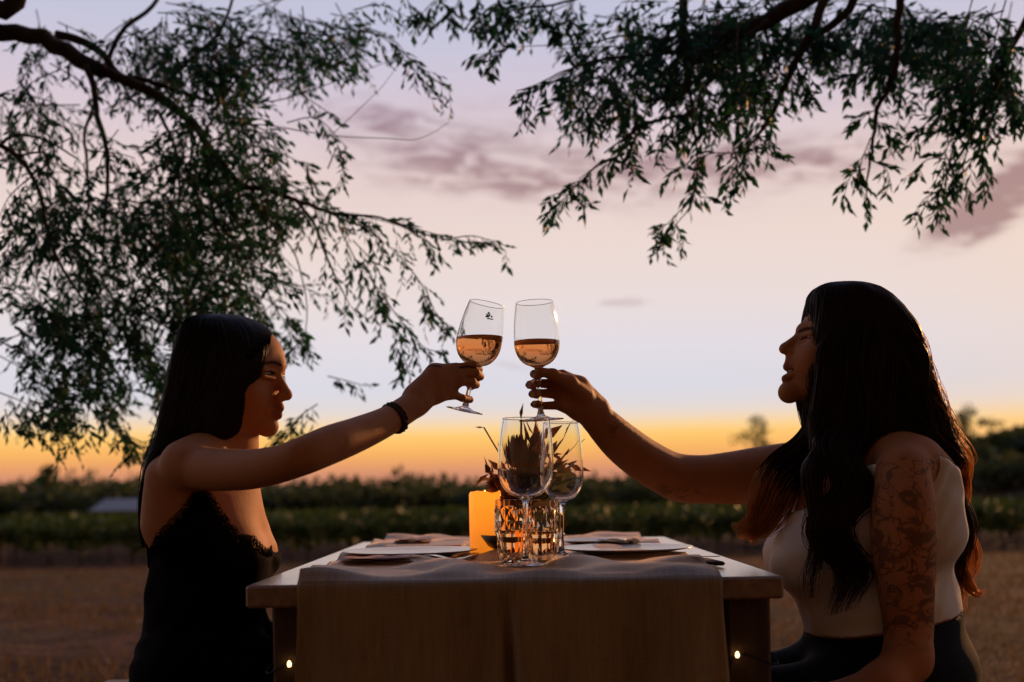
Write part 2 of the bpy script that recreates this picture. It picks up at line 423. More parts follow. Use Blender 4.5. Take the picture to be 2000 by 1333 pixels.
ground()

def grass_blades():
    mb = MB(); n = 52000
    Y = 3.2 * (36 / 3.2) ** RNG.random(n); X = (RNG.random(n) - .5) * Y * 1.15
    cl = np.sin(X * 2.3 + np.sin(Y * 1.7) * 2) + np.sin(Y * 1.9 + X) + RNG.normal(0, 1, n)
    k = cl > -.3; X, Y = X[k], Y[k]; n = len(X)
    b = np.stack([X, Y, gz(X, Y) - .003], 1)
    d = RNG.normal(0, .45, (n, 3)); d[:, 2] = 1
    mb.leaves(b, d, RNG.normal(0, 1, (n, 3)), .02 + RNG.random(n) * .055 * (1 + Y / 25), .005 + .0018 * Y * RNG.random(n))
    o = mb.build('grass', M_blade); tag(o, 'short dry grass blades over the lawn', 'grass', kind='stuff')
grass_blades()

for i, (px, py) in enumerate(((340, 1278), (333, 1268), (323, 1283), (466, 1262), (356, 1219), (275, 1212))):
    v = CY - py; u = px - CX; zz = (-u * sr + v * cr)
    Y = -0.9 * F / zz
    p = P(px, py, Y); q = p.copy(); q[2] = gz(p[0], p[1]) + .012
    mb = MB()
    g = np.array([(-.035, 0, .004), (-.012, .020, .045), (.034, 0, .026), (-.012, -.020, .036), (0, 0, .008)]) * (0.9 + .5 * random.random())
    a = random.random() * 6.3; ca, sa = math.cos(a), math.sin(a)
    g = g @ np.array([(ca, sa, 0), (-sa, ca, 0), (0, 0, 1)])
    mb.add(g, None, [(0, 4, 1), (1, 4, 2), (2, 4, 3), (3, 4, 0)])
    o = mb.build('fallen_leaf', M_dryleaf, smooth=False, loc=q)
    tag(o, 'small pale dry leaf fallen on the brown lawn', 'leaf', 'pale leaves fallen on the lawn')

# ================================================================== far landscape
def blob_tree(mb, c, rx, rz, n, size, seed=None):
    """leafy crown made of small faces spread through a lumpy volume"""
    k = 7
    lob = RNG.normal(0, .45, (k, 3)); lob[:, 2] = np.abs(lob[:, 2]) * .9 - .15
    w = RNG.integers(0, k, n)
    d = RNG.normal(0, 1, (n, 3)); d /= np.linalg.norm(d, axis=1)[:, None]
    rr = .62 * RNG.random(n) ** .35
    p = lob[w] + d * rr[:, None]
    p = p * np.array([rx, rx, rz]) + np.array(c)
    mb.leaves(p, RNG.normal(0, 1, (n, 3)), RNG.normal(0, 1, (n, 3)), size * (.6 + RNG.random(n)), size * (.5 + .6 * RNG.random(n)))

def woodland():
    mb = MB()
    def top(px): return np.interp(px, [0, 60, 90, 140, 180, 250, 300, 420, 540, 640, 760, 860, 900, 1100, 1250, 1400, 1700, 1850, 1900, 1960, 2000], [940, 935, 928, 938, 934, 940, 930, 938, 945, 935, 938, 930, 940, 940, 925, 925, 910, 868, 862, 872, 874])
    for Y, dens, off in ((135, 46, 10), (165, 48, -2), (200, 44, -6)):
        for px in np.linspace(-250, 2250, dens):
            px = px + RNG.normal(0, 15)
            tp = P(px, float(top(px)) + off + abs(RNG.normal(0, 7)), Y)
            g = float(gz(tp[0], Y)); h = max(tp[2] - g, 2.0)
            r = h * .62 + 1.2
            blob_tree(mb, (tp[0], Y + RNG.normal(0, 4), g + h * .48), r, h * .50, 230, 1.05)
    o = mb.build('woodland', M_far); tag(o, 'dark belt of woodland along the horizon', 'woodland', kind='stuff')
    # solid dark undergrowth inside the belt so the sky does not show through low down
    mb = MB()
    for px in np.linspace(-250, 2250, 150):
        p = P(px, 960, 172); g = float(gz(p[0], 172))
        blob_tree(mb, (p[0], 172 + RNG.normal(0, 8), g + 1.0), 3.2, 1.9, 90, 1.6)
    o = mb.build('undergrowth', M_far); tag(o, 'dense shrubs under the far woodland', 'shrubs', kind='stuff')
woodland()

def far_tree(px, py_top, w_px, Y, label):
    tp = P(px, py_top, Y); g = float(gz(tp[0], Y)); h = tp[2] - g
    o = thing('hill_tree', (tp[0], Y, g), label, 'tree', 'trees on the skyline')
    mb = MB(); k = resample(np.array([(0, 0, -.2), (.1, 0, h * .4), (-.15, .1, h * .7), (0, 0, h * .92)]), 8)
    mb.tube(k, np.linspace(.28, .06, 8) * h / 8, 6)
    for s in range(5):
        a = s * 1.3; z0 = h * (.45 + .08 * s)
        mb.tube(np.array([(0, 0, z0), (math.cos(a) * h * .12, math.sin(a) * h * .12, z0 + h * .1), (math.cos(a) * h * .2, math.sin(a) * h * .2, z0 + h * .2)]), [.1, .07, .03], 5)
    mb.build('trunk', M_bark, o)
    r = w_px / 2 * Y / F
    mb = MB(); 
    for q in range(5): blob_tree(mb, (RNG.normal(0, r * .45), RNG.normal(0, r * .4), h * (.60 + .09 * q)), r * .62, h * .14, 130, .42)
    mb.build('crown', M_far, o)
far_tree(1476, 828, 70, 190, 'round tree on the skyline above the reaching bare arm')
far_tree(1886, 806, 62, 165, 'tall tree on the hill beside the long wavy hair')
far_tree(1955, 848, 40, 170, 'low scrubby tree on the hill crest')
far_tree(1998, 846, 46, 170, 'leaning broad tree at the end of the hill crest')
far_tree(84, 915, 36, 160, 'small tree rising over the far belt of woods')

# shed
sp = P(258, 1020, 100); g = float(gz(sp[0], 100))
shed = thing('shed', (sp[0], 100, g), 'low shed with a pale blue grey roof before the woods', 'shed')
mb = MB(); mb.box((0, 0, .9), (5.2, 4, 1.8)); mb.build('wall', M_shedwall, shed, False)
mb = MB()
mb.add([(-3.0, -2.4, 1.75), (3.0, -2.4, 1.75), (2.3, 0, 2.75), (-2.3, 0, 2.75), (-3, 2.4, 1.75), (3, 2.4, 1.75), (-3.0, -2.4, 1.62), (3.0, -2.4, 1.62), (-3, 2.4, 1.62), (3, 2.4, 1.62)],
       [(0, 1, 2, 3), (3, 2, 5, 4), (6, 7, 1, 0), (8, 4, 5, 9), (6, 0, 4, 8), (7, 9, 5, 1)], [(1, 5, 2), (0, 3, 4)])
mb.build('roof', M_shedroof, shed, False)
mb = MB(); mb.box((-1.2, -2.02, .85), (.9, .06, 1.7)); mb.build('door', M_post, shed, False)
pp = P(811, 1040, 60); pp[2] = gz(pp[0], 60)
mb = MB(); mb.box((0, 0, .55), (.32, .1, 1.1)); mb.box((0, 0, 1.14), (.4, .16, .08))
o = mb.build('marker_post', M_ppost, smooth=False, loc=pp); tag(o, 'pale square marker post among the vines', 'post')

# ------------------------------------------------------------------ vineyard
def vine_meshes(k):
    rng = np.random.default_rng(50 + k)
    t = MB(); b = rng.normal(0, .05)
    t.tube(resample(np.array([(0, 0, -.1), (b, 0, .25), (-b, .03, .5), (b * .5, 0, .78)]), 7), np.linspace(.045, .028, 7), 6)
    for s in (-1, 1): t.tube(resample(np.array([(b * .5, 0, .76), (s * .25, 0, .84), (s * .5, .02, .82)]), 5), np.linspace(.024, .012, 5), 5)
    f = MB(); n = 330
    p = np.stack([rng.normal(0, .30, n), rng.normal(0, .14, n), .95 + rng.normal(0, .17, n) + .10 * rng.random(n)], 1)
    sh = rng.random(n) < .14; p[sh, 2] += rng.random(sh.sum()) * .35
    f.leaves(p, rng.normal(0, 1, (n, 3)), rng.normal(0, 1, (n, 3)), .09 + .06 * rng.random(n), .08 + .06 * rng.random(n))
    return t.mesh('trunk'), f.mesh('foliage')
VM = [vine_meshes(k) for k in range(5)]
def vineyard():
    proto_post = MB(); proto_post.box((0, 0, .6), (.07, .07, 1.4)); pm = proto_post.mesh('vineyard_post', False)
    Y = 36.0; i = 0
    X = -18.6
    while X < 18.8:
        j = X + RNG.normal(0, .08)
        o = thing('grapevine', (j, Y + RNG.normal(0, .08), float(gz(j, Y))), 'leafy grapevine in the front row beyond the lawn', 'grapevine', 'vines of the front row', (0, 0, RNG.choice([0, math.pi]) + RNG.normal(0, .15)))
        o.scale = [float(.92 + .2 * RNG.random())] * 3
        a, b = VM[i % 5]
        obj('trunk', a, M_bark, o); obj('foliage', b, M_vine, o)
        if i % 5 == 2:
            q = obj('vineyard_post', pm, M_post, loc=(j + .45, Y, float(gz(j, Y)))); tag(q, 'weathered wooden post standing between vines', 'post', 'posts of the front vine row')
        X += .93; i += 1
    for z in (.55, .85, 1.15):
        mb = MB(); xs = np.linspace(-20, 20, 41); mb.tube(np.stack([xs, np.full(41, Y + .05), gz(xs, Y) + z], 1), .006, 4)
        q = mb.build('trellis_wire', M_wire); tag(q, 'thin trellis wire along the front vine row', 'wire', 'wires of the front vine row')
    mb = MB()
    for Y in (39.5, 43, 46.5, 51, 57, 64, 72, 84):
        n = int(Y * 95); w = Y * .62
        x = (RNG.random(n) - .5) * 2 * w
        p = np.stack([x, Y + RNG.normal(0, .25, n), gz(x, Y) + .55 + RNG.random(n) * .75 + .12 * np.sin(x * 3.1 + Y)], 1)
        mb.leaves(p, RNG.normal(0, 1, (n, 3)), RNG.normal(0, 1, (n, 3)), .20 + .16 * RNG.random(n) + Y * .002, .18 + .12 * RNG.random(n) + Y * .002)
    o = mb.build('vine_rows', M_vine); tag(o, 'further vine rows merging into green bands', 'vineyard', kind='stuff')
vineyard()

# ================================================================== table
TX0, TX1, TY0, TY1, TZ = -0.425, 0.430, 1.78, 3.17, 0.75
table = thing('table', ((TX0 + TX1) / 2, (TY0 + TY1) / 2, 0), 'rustic wooden plank table with a jute runner over it', 'table')
def tl(x, y, z): return (x - (TX0 + TX1) / 2, y - (TY0 + TY1) / 2, z)
npl = 6; w = (TX1 - TX0) / npl
plank_me = None
for i in range(npl):
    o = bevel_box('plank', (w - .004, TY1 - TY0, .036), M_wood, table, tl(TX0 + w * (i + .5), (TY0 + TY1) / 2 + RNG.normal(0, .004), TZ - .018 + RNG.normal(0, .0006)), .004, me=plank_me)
    plank_me = o.data
leg_me = None
for x in (-.362, .385):
    for y in (1.885, 3.06):
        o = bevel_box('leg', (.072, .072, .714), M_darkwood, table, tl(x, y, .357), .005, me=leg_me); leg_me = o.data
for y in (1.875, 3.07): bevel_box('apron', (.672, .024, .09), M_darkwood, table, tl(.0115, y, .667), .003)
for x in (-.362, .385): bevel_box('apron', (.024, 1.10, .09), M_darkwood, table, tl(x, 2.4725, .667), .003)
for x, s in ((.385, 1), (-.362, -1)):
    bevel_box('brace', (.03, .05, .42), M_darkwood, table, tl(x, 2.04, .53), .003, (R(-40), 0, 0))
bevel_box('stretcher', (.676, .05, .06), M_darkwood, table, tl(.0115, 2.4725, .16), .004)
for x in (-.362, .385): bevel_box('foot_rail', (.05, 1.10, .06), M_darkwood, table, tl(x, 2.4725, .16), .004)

# runner
def runner():
    x0, x1 = -.347, .334
    nu, nv = 110, 190
    u = np.linspace(0, 1, nu); L = (TY1 - .02) - TY0; D = .62; ov = .0065
    s = np.concatenate([np.linspace(0, L, 120), L + np.linspace(0.004, D, 70)])
    U, S = np.meshgrid(u, s)
    X = x0 + (x1 - x0) * U
    wob = .004 * np.sin(S * 7 + 1) + .003 * np.sin(S * 17)
    X = X + np.where(U > .5, 1, -1) * wob * np.abs(2 * U - 1)
    top = S <= L
    hang = np.clip(S - L, 0, None)
    # wrinkles on the table top
    wr = .0040 * (np.sin(X * 31 + np.sin(S * 9) * 2) + np.sin(S * 37 + X * 12 + 2 * np.sin(X * 9)) + 1.6 * np.sin(S * 14 - X * 23 + 1)) + .0034
    wr = np.clip(wr, 0, None) * np.clip(hang * 0 + (L - S) / .02, 0.25, 1)
    Yc = np.where(top, TY1 - .02 - S, TY0)
    # rounded edge
    e = .012
    Z = np.where(top, TZ + ov + wr, TZ + ov - hang)
    fold = .019 * np.sin(X * 26 + .4) + .014 * np.sin(X * 47 + 1.3 + hang * 3) + .004 * np.sin(X * 110 + 3 * np.sin(hang * 9))
    seam = -.035 * np.exp(-((X - (-.012 + .004 * np.sin(hang * 8))) / .010) ** 2)
    Yh = TY0 - ov - .006 - (np.clip(hang / .35, 0, 1)) * (fold + .026) - np.clip((hang - .02) / .12, 0, 1) * seam
    Y = np.where(top, Yc, Yh)
    edge = np.exp(-((S - L) / .010) ** 2)
    Z = Z - edge * .004; Y = Y + edge * .002
    Z = Z + np.where(~top, 0, 0)
    V = np.stack([X, Y, Z], -1).reshape(-1, 3)
    i = (np.arange(nv - 1)[:, None] * nu + np.arange(nu - 1)[None]).ravel()
    Q = np.stack([i, i + 1, i + nu + 1, i + nu], 1)
    me = mesh_np('table_runner', V, Q)
    uv = me.uv_layers.new(name='UVMap')
    li = np.empty(len(me.loops), np.int32); me.loops.foreach_get('vertex_index', li)
    UV = np.stack([X.ravel(), -S.ravel()], 1)[li]
    uv.data.foreach_set('uv', UV.astype(np.float32).ravel())
    o = obj('table_runner', me, M_jute); so = o.modifiers.new('thick', 'SOLIDIFY'); so.thickness = .0025; so.offset = -1
    # end hem stays off the ground
    tag(o, 'coarse brown jute runner hanging over the end of the table', 'table runner')
runner()
RZ = TZ + .0115     # things stand on the runner here

# ================================================================== wine glasses
def wine_prof(h, rb, rmax, rrim, hb, zb, rbase, t=.0012):
    """outer + inner profile; zb: height where the bowl starts, hb: height of the widest point"""
    out = [(0.0, 0), (rbase * .6, 0.0), (rbase, .0008), (rbase, .0022), (rbase * .55, .0042), (rbase * .2, .009), (.0052, .018), (.0040, .035), (.0038, zb - .03), (.0046, zb - .012), (.0075, zb - .003)]
    n = 16; bowl = []
    for i in range(1, n + 1):
        s = i / n
        if s < .5:
            a = s / .5 * math.pi / 2; r = .0075 + (rmax - .0075) * math.sin(a) ** .9; z = zb + (hb - zb) * (1 - math.cos(a)) ** .95
        else:
            q = (s - .5) / .5; r = rmax + (rrim - rmax) * q ** 1.8; z = hb + (h - hb) * q
        bowl.append((r, z))
    inner = [(max(r - t, .0), z + (t * 1.4 if i < 6 else 0)) for i, (r, z) in enumerate(bowl)]
    inner = [(r, z) for r, z in inner if r > .012]
    lp = lambda q, dz: (q[-1][0] + (q[-2][0] - q[-1][0]) * dz / max(q[-1][1] - q[-2][1], 1e-6), q[-1][1] - dz)
    bowl.insert(-1, lp(bowl, .0008)); inner.insert(-1, lp(inner, .0008))
    prof = out + bowl + [(rrim - t * .5, h + .0005)] + inner[::-1]
    zi = inner[0][1]
    prof += [(inner[0][0] * .5, zi - .0022), (0.0, zi - .003)]
    iprof = [(0.0, zi - .003), (inner[0][0] * .5, zi - .0022)] + inner
    return prof, iprof

def glass(px_base, py_base, px_top, py_top, Y, width_px, rim_px, base_px, bowl_frac, wide_frac, label, wine_py=None, group=None, cat='wine glass', emblem=False, base_pt=None):
    a = P(px_base, py_base, Y) if base_pt is None else np.array(base_pt)
    b = P(px_top, py_top, Y); h = float(np.linalg.norm(b - a)); ax = Vector((b - a) / h)
    k = Y / F / 2
    prof, ip = wine_prof(h, 0, width_px * k, rim_px * k, h * wide_frac, h * bowl_frac, base_px * k)
    q = Vector((0, 0, 1)).rotation_difference(ax)
    o = thing('wine_glass', tuple(a), label, cat, group); o.rotation_mode = 'QUATERNION'; o.rotation_quaternion = q
    mb = MB(); mb.lathe(prof, 48); mb.build('glass', M_glass, o)
    if wine_py is not None:
        # liquid: inside wall profile slightly overlapping the glass, cut level
        bm = bmesh.new(); n = 48
        mb = MB(); mb.lathe([(r + .0003 if r > 0 else 0, z) for r, z in ip] , n); me = mb.mesh('wine')
        bm.from_mesh(me); bmesh.ops.remove_doubles(bm, verts=bm.verts, dist=1e-6)
        zl = P(px_base, wine_py, Y)[2]
        qi = q.inverted(); nrm = qi @ Vector((0, 0, 1)); co = qi @ (Vector((0, 0, zl)) - Vector((0, 0, a[2])))
        bmesh.ops.bisect_plane(bm, geom=list(bm.verts) + list(bm.edges) + list(bm.faces), plane_co=co, plane_no=nrm, clear_outer=True)
        ed = [e for e in bm.edges if e.is_boundary]
        bmesh.ops.holes_fill(bm, edges=ed, sides=0)
        bmesh.ops.recalc_face_normals(bm, faces=bm.faces)
        for f_ in bm.faces: f_.smooth = len(f_.verts) <= 4
        for e_ in bm.edges:
            if any(len(f_.verts) > 4 for f_ in e_.link_faces): e_.smooth = False
        bm.to_mesh(me); bm.free()
        obj('wine', me, M_wine, o)
    if emblem:
        mb = MB(); rr = rim_px * k * 1.09; zc = h * .915
        def patch(a0, z0, da, dz):
            an = np.array([a0 - da, a0 + da, a0 + da, a0 - da]); zz = np.array([z0 - dz, z0 - dz, z0 + dz, z0 + dz])
            rad = np.interp(zz, [p_[1] for p_ in ip[8:]], [p_[0] for p_ in ip[8:]]) - .0006
            mb.add(np.stack([rad * np.cos(an), rad * np.sin(an), zz], 1), [(0, 1, 2, 3)])
        c = math.pi / 2 - .15
        for a0, dz0, da, dz in ((0, .006, .05, .0022), (.09, .0035, .03, .0016), (-.08, .004, .03, .0016), (0, .0015, .11, .0014), (.05, -.001, .10, .0011), (-.13, -.004, .18, .0010), (-.2, .0005, .05, .0016)):
            patch(c + a0, zc + dz0, da, dz)
        mb.build('etched_emblem', M_etch, o)
    return o
GY = 2.09
glass(907, 804, 951, 594, GY, 90, 70, 72, .43, .645, 'tilted wine glass of rose raised by the woman in black', wine_py=660, emblem=True)
glass(1057, 822, 1044, 591, GY, 90, 74, 88, .46, .66, 'upright wine glass of rose raised by the woman in white', wine_py=667)
def on_runner(px, py, z=RZ):
    u = px - CX; v = CY - py; zz = -u * sr + v * cr
    return (z - HC) * F / zz
y1 = on_runner(1026, 1104)
p = P(1026, 1104, y1); glass(1026, 1104, 1027, 818, y1, 110, 92, 84, .46, .66, 'large empty wine glass standing before the cut tumbler', base_pt=(p[0], p[1], RZ))
y2 = on_runner(1097, 1088)
p = P(1097, 1088, y2); glass(1097, 1088, 1098, 826, y2, 84, 64, 76, .42, .60, 'empty wine glass standing beside the flower bowl', base_pt=(p[0], p[1], RZ))

# cut tumblers
def tumbler(px, py, hpx, wpx, label, rz=0):
    Y = on_runner(px, py); p = P(px, py, Y); k = Y / F; h = hpx * k; r = wpx * k / 2
    o = thing('cut_tumbler', (p[0], p[1], RZ), label, 'tumbler', None, (0, 0, rz))
    n = 20; rows = []
    prof = [(r * .72, 0), (r * .80, .003), (r * .90, h * .40), (r * .985, h * .47), (r * .96, h * .66), (r * .99, h * .84), (r * .965, h * .88), (r * .955, h), (r * .915, h + .0006), (r * .89, h * .86), (r * .83, h * .45), (r * .70, h * .14), (0.0, h * .11)]
    mb = MB(); th = np.arange(n) / n * 2 * math.pi; V = [(0, 0, 0)]
    for i, (a, z) in enumerate(prof[:-1]):
        for j in range(n):
            f = 1.0
            if i in (1, 2): f = .93 if j % 2 else 1.02
            if i == 4: f = 1.03 if j % 2 else .93
            if i in (3, 5): f = .94 if j % 2 else 1.02
            V.append((a * f * math.cos(th[j]), a * f * math.sin(th[j]), z))
    Q = []; T = []
    for i in range(len(prof) - 2):
        for j in range(n):
            j2 = (j + 1) % n; a = 1 + i * n
            T += [(a + j, a + j2, a + n + j2), (a + j, a + n + j2, a + n + j)] if (i + j) % 2 else [(a + j, a + j2, a + n + j), (a + j2, a + n + j2, a + n + j)]
    for j in range(n): T.append((0, 1 + (j + 1) % n, 1 + j))
    V.append((0, 0, h * .11)); e = len(V) - 1; a = 1 + (len(prof) - 2) * n
    for j in range(n): T.append((e, a + j, a + (j + 1) % n))
    mb.add(V, None, T); mb.build('cut_glass', M_tumbler, o, smooth=False)
    mb = MB(); mb.lathe([(0, h * .115), (r * .68, h * .145), (r * .765, h * .32), (r * .84, h * .50), (r * .835, h * .503), (0, h * .503)], 32); mb.build('added_liquid', M_liquid, o)
    return o
tumbler(1058, 1099, 122, 70, 'ribbed glass tumbler tinted for amber light beside the second empty wine glass')
tumbler(1001, 1096, 120, 68, 'ribbed glass tumbler tinted for amber light beside the candle', .2)

# ------------------------------------------------------------------ candle
Yc = on_runner(949, 1082); p = P(949, 1082, Yc); k = Yc / F
candle = thing('pillar_candle', (p[0], p[1], RZ), 'glowing orange pillar candle beside the black flower bowl', 'candle')
r = 31 * k; h = 121 * k
mb = MB(); n = 40; th = np.arange(n) / n * 2 * math.pi
prof = [(0, 0), (r * .96, 0), (r, .004), (r, h * .5), (r, h - .004), (r * .95, h), (r * .86, h - .003), (r * .8, h - .018), (0, h - .022)]
V = []
for i, (a, z) in enumerate(prof):
    zz = z + (np.sin(th * 3 + 1) * .0018 + np.sin(th * 7) * .0008 if i in (4, 5, 6) else 0)
    V.append(np.stack([a * np.cos(th), a * np.sin(th), np.full(n, z) + (zz - z)], 1))
V = np.vstack(V); i = np.arange(len(prof) - 1)[:, None] * n; j = np.arange(n)[None]; j2 = (j + 1) % n
mb.add(V, np.stack([i + j, i + j2, i + n + j2, i + n + j], -1).reshape(-1, 4)); mb.build('wax', M_wax, candle)
mb = MB(); mb.tube([(0, 0, h - .022), (.001, 0, h - .016), (.0005, 0, h - .010)], .0011, 5); mb.build('wick', M_black, candle)
mb = MB(); mb.lathe([(0, h - .014), (.0028, h - .011), (.0036, h - .007), (.0022, h - .002), (0, h + .004)], 10); mb.build('flame', M_flame, candle)

# ------------------------------------------------------------------ black bowl with flowers
Yb = on_runner(1019, 1084) ; p = P(1019, 1084, Yb); k = Yb / F
fp = np.array((p[0], p[1] + .06, RZ)); 
bowl = thing('flower_bowl', tuple(fp), 'low black bowl holding the flower arrangement', 'bowl')
rb = 88 * k; hb = 38 * k
mb = MB(); mb.lathe([(0, 0), (rb * .55, 0), (rb * .6, .003), (rb * .85, hb * .45), (rb, hb), (rb * .965, hb + .001), (rb * .8, hb * .5), (rb * .5, .008), (0, .007)], 40); mb.build('bowl_shell', M_black, bowl)
mb = MB(); mb.lathe([(0, hb * .7), (rb * .4, hb * .72), (rb * .86, hb * .66)], 30); mb.build('moss', M_far, bowl)

def arrangement():
    Y0 = fp[1]
    def stem(o, pts, r0=.0022, mat=None):
        mb = MB(); mb.tube(resample(np.array(pts), 10), np.linspace(r0, r0 * .6, 10), 5); mb.build('stem', mat or M_redleaf, o)
    base = np.array((fp[0], Y0, RZ + hb * .62))
    def leafy(name, label, cat, tips, leaves_per, L, W, mat, spread=.6, droop=0.0, r0=.0020):
        o = thing(name, tuple(base), label, cat)
        mb = MB()
        for (px, py, dy) in tips:
            tip = P(px, py, Y0 + dy) - base
            mid = tip * .5 + np.array((tip[0] * -.15, 0, tip[2] * .12)); st0 = np.array((tip[0] * .15, dy * .3, -.006))
            pts = resample(np.array([st0, mid, tip]), 12)
            stem(o, pts, r0)
            n = leaves_per; ii = RNG.integers(4, 12, n)
            b = pts[ii]; tg = (pts[np.minimum(ii + 1, 11)] - pts[ii - 1]); tg /= np.linalg.norm(tg, axis=1)[:, None]
            d = tg * .8 + RNG.normal(0, spread, (n, 3)); d[:, 2] -= droop
            mb.leaves(b, d, RNG.normal(0, 1, (n, 3)), L * (.6 + .7 * RNG.random(n)), W * (.7 + .6 * RNG.random(n)))
        mb.build('leaves', mat, o)
        return o
    # protea flower heads
    def protea(px, py, dy, rpx, hpx, label):
        tip = P(px, py, Y0 + dy); r = rpx * k; h = hpx * k
        o = thing('protea_flower', tuple(base), label, 'flower')
        c = tip - base
        stem(o, [(c[0] * .1, dy * .3, -.006), (c[0] * .7, c[1] * .8, c[2] * .5), (c[0], c[1], c[2])], .004)
        mb = MB()
        for ring, (n, rr, z0, L, tilt) in enumerate(((12, .30, .0, .70, .75), (14, .55, .06, .85, .42), (12, .40, .15, .95, .22), (8, .2, .2, .9, .08))):
            a = np.arange(n) / n * 6.283 + ring * .3
            b = np.stack([np.cos(a) * r * rr, np.sin(a) * r * rr, np.full(n, h * z0)], 1) + c
            d = np.stack([np.cos(a) * tilt, np.sin(a) * tilt, np.ones(n)], 1)
            mb.leaves(b, d, np.stack([np.cos(a), np.sin(a), np.zeros(n) - .2], 1), np.full(n, h * L), np.full(n, r * .55))
        mb.build('bracts', M_flower, o)
        mb = MB(); mb.lathe([(0, 0), (r * .35, h * .04), (r * .45, h * .3), (r * .3, h * .65), (0, h * .82)], 12, Matrix.Translation(Vector(c))); mb.build('flower_core', M_flower, o)
    protea(1008, 915, -.02, 34, 62, 'brown protea flower head rising behind the large wine glass')
    protea(1040, 950, .01, 40, 50, 'dark squat protea flower low in the bowl')
    leafy('leaf_sprig', 'pointed dark red leaf sprig leaning over the candle', 'sprig', [(955, 925, -.03), (962, 945, .02), (975, 908, .03)], 20, .042, .016, M_redleaf)
    leafy('leaf_sprig', 'upright dark leaf sprig in the middle of the flower bowl', 'sprig', [(1052, 860, .0), (1042, 875, -.03), (1066, 880, .03)], 26, .05, .018, M_redleaf, .35)
    leafy('leaf_sprig', 'spiky leaf sprig leaning out behind the second empty wine glass', 'sprig', [(1100, 858, .02), (1112, 880, -.02), (1108, 906, .03)], 12, .045, .012, M_redleaf, .5)
    leafy('succulent_sprig', 'pale green succulent leaves low beside the second empty glass', 'sprig', [(1100, 938, -.04), (1090, 925, .01), (1085, 960, -.05)], 9, .045, .026, M_succ, .5)
    leafy('bare_sprig', 'tall thin curled twig over the candle', 'twig', [(945, 835, .0)], 6, .03, .006, M_redleaf, .5, .4, .0026)
    leafy('bare_sprig', 'thick upright twig between the raised glasses and bowl', 'twig', [(1017, 822, .02)], 4, .03, .008, M_redleaf, .3, 0, .0048)
    leafy('bare_sprig', 'thin drooping grass stem reaching toward the bent forearm', 'twig', [(1142, 858, .04)], 4, .05, .003, M_redleaf, .3, .7, .0012)
arrangement()

# ------------------------------------------------------------------ plates, boards, cutlery
def plate(px, py, dia_px, label, lift=.010):
    Y = on_runner(px, py, TZ + .02); p = P(px, py, Y); r = dia_px / 2 * Y / F
    o = thing('plate', (p[0], p[1], RZ), label, 'plate')
    mb = MB(); mb.lathe([(0, .004), (r * .5, .003), (r * .55, 0), (r * .62, .0), (r * .64, .004), (r * .9, .0095), (r, .0120), (r * .995, .0138), (r * .88, .0120), (r * .66, .0085), (r * .5, .0075), (0, .007)], 56)
    mb.build('dish', M_plate, o); return o, p, r
_, pl, rl = plate(801, 1079, 264, 'flat grey round plate by the woman in black')
_, pr, rr_ = plate(1222, 1073, 262, 'flat grey round plate by the woman in white')
plate(1150, 1058, 150, 'small grey plate behind the plate by the woman in white')
def slab(name, px, py, wpx, d, t, mat, label, cat, rz=0, z=None):
    Y = on_runner(px, py, RZ + t); p = P(px, py, Y)
    bm = bmesh.new(); bmesh.ops.create_cube(bm, size=1); bmesh.ops.scale(bm, vec=(wpx * Y / F, d, t), verts=bm.verts)
    bmesh.ops.bevel(bm, geom=list(bm.edges), offset=min(t * .3, .003), segments=2, affect='EDGES')
    me = bpy.data.meshes.new(name); bm.to_mesh(me); bm.free()
    o = obj(name, me, mat); o.location = (p[0], p[1] + d / 2, (RZ if z is None else z) + t / 2); o.rotation_euler = (0, 0, rz)
    tag(o, label, cat); return o
slab('serving_board', 825, 1066, 158, .20, .014, M_board, 'thin pale wooden board behind the plate by the woman in black', 'board')
slab('cork_mat', 1378, 1089, 66, .12, .007, M_napdark, 'dark folded mat at the table edge beside the woman in white', 'mat', .1, TZ + .003)

def folded_napkin(px, py, wpx, d, mat, label, z0):
    Y = on_runner(px, py, z0); p = P(px, py, Y); w = wpx * Y / F
    mb = MB(); nu, nv = 16, 12
    for layer in range(3):
        U, Vv = np.meshgrid(np.linspace(-.5, .5, nu), np.linspace(-.5, .5, nv))
        s = 1 - layer * .07
        Z = .002 + layer * .0035 + .0022 * np.sin(U * 9 + layer) * np.cos(Vv * 5 + layer * 2) + .004 * np.clip(np.abs(U) * 2 - .6, 0, 1) * (layer == 2)
        V = np.stack([U * w * s, Vv * d * s, Z], -1).reshape(-1, 3)
        i = (np.arange(nv - 1)[:, None] * nu + np.arange(nu - 1)[None]).ravel()
        mb.add(V, np.stack([i, i + 1, i + nu + 1, i + nu], 1))
    o = mb.build('napkin', mat, loc=(p[0], p[1] + d / 2, z0)); o.rotation_euler = (0, 0, random.uniform(-.1, .1)); tag(o, label, 'napkin')
folded_napkin(803, 1062, 70, .08, M_napkin, 'rosy folded napkin lying on the wooden board', RZ + .0145)
folded_napkin(1212, 1066, 92, .10, M_napdark, 'dark folded napkin lying on the plate by the woman in white', RZ + .0095)
folded_napkin(735, 1101, 150, .09, M_napkin, 'flat rumpled napkin before the plate by the woman in black', RZ + .001)

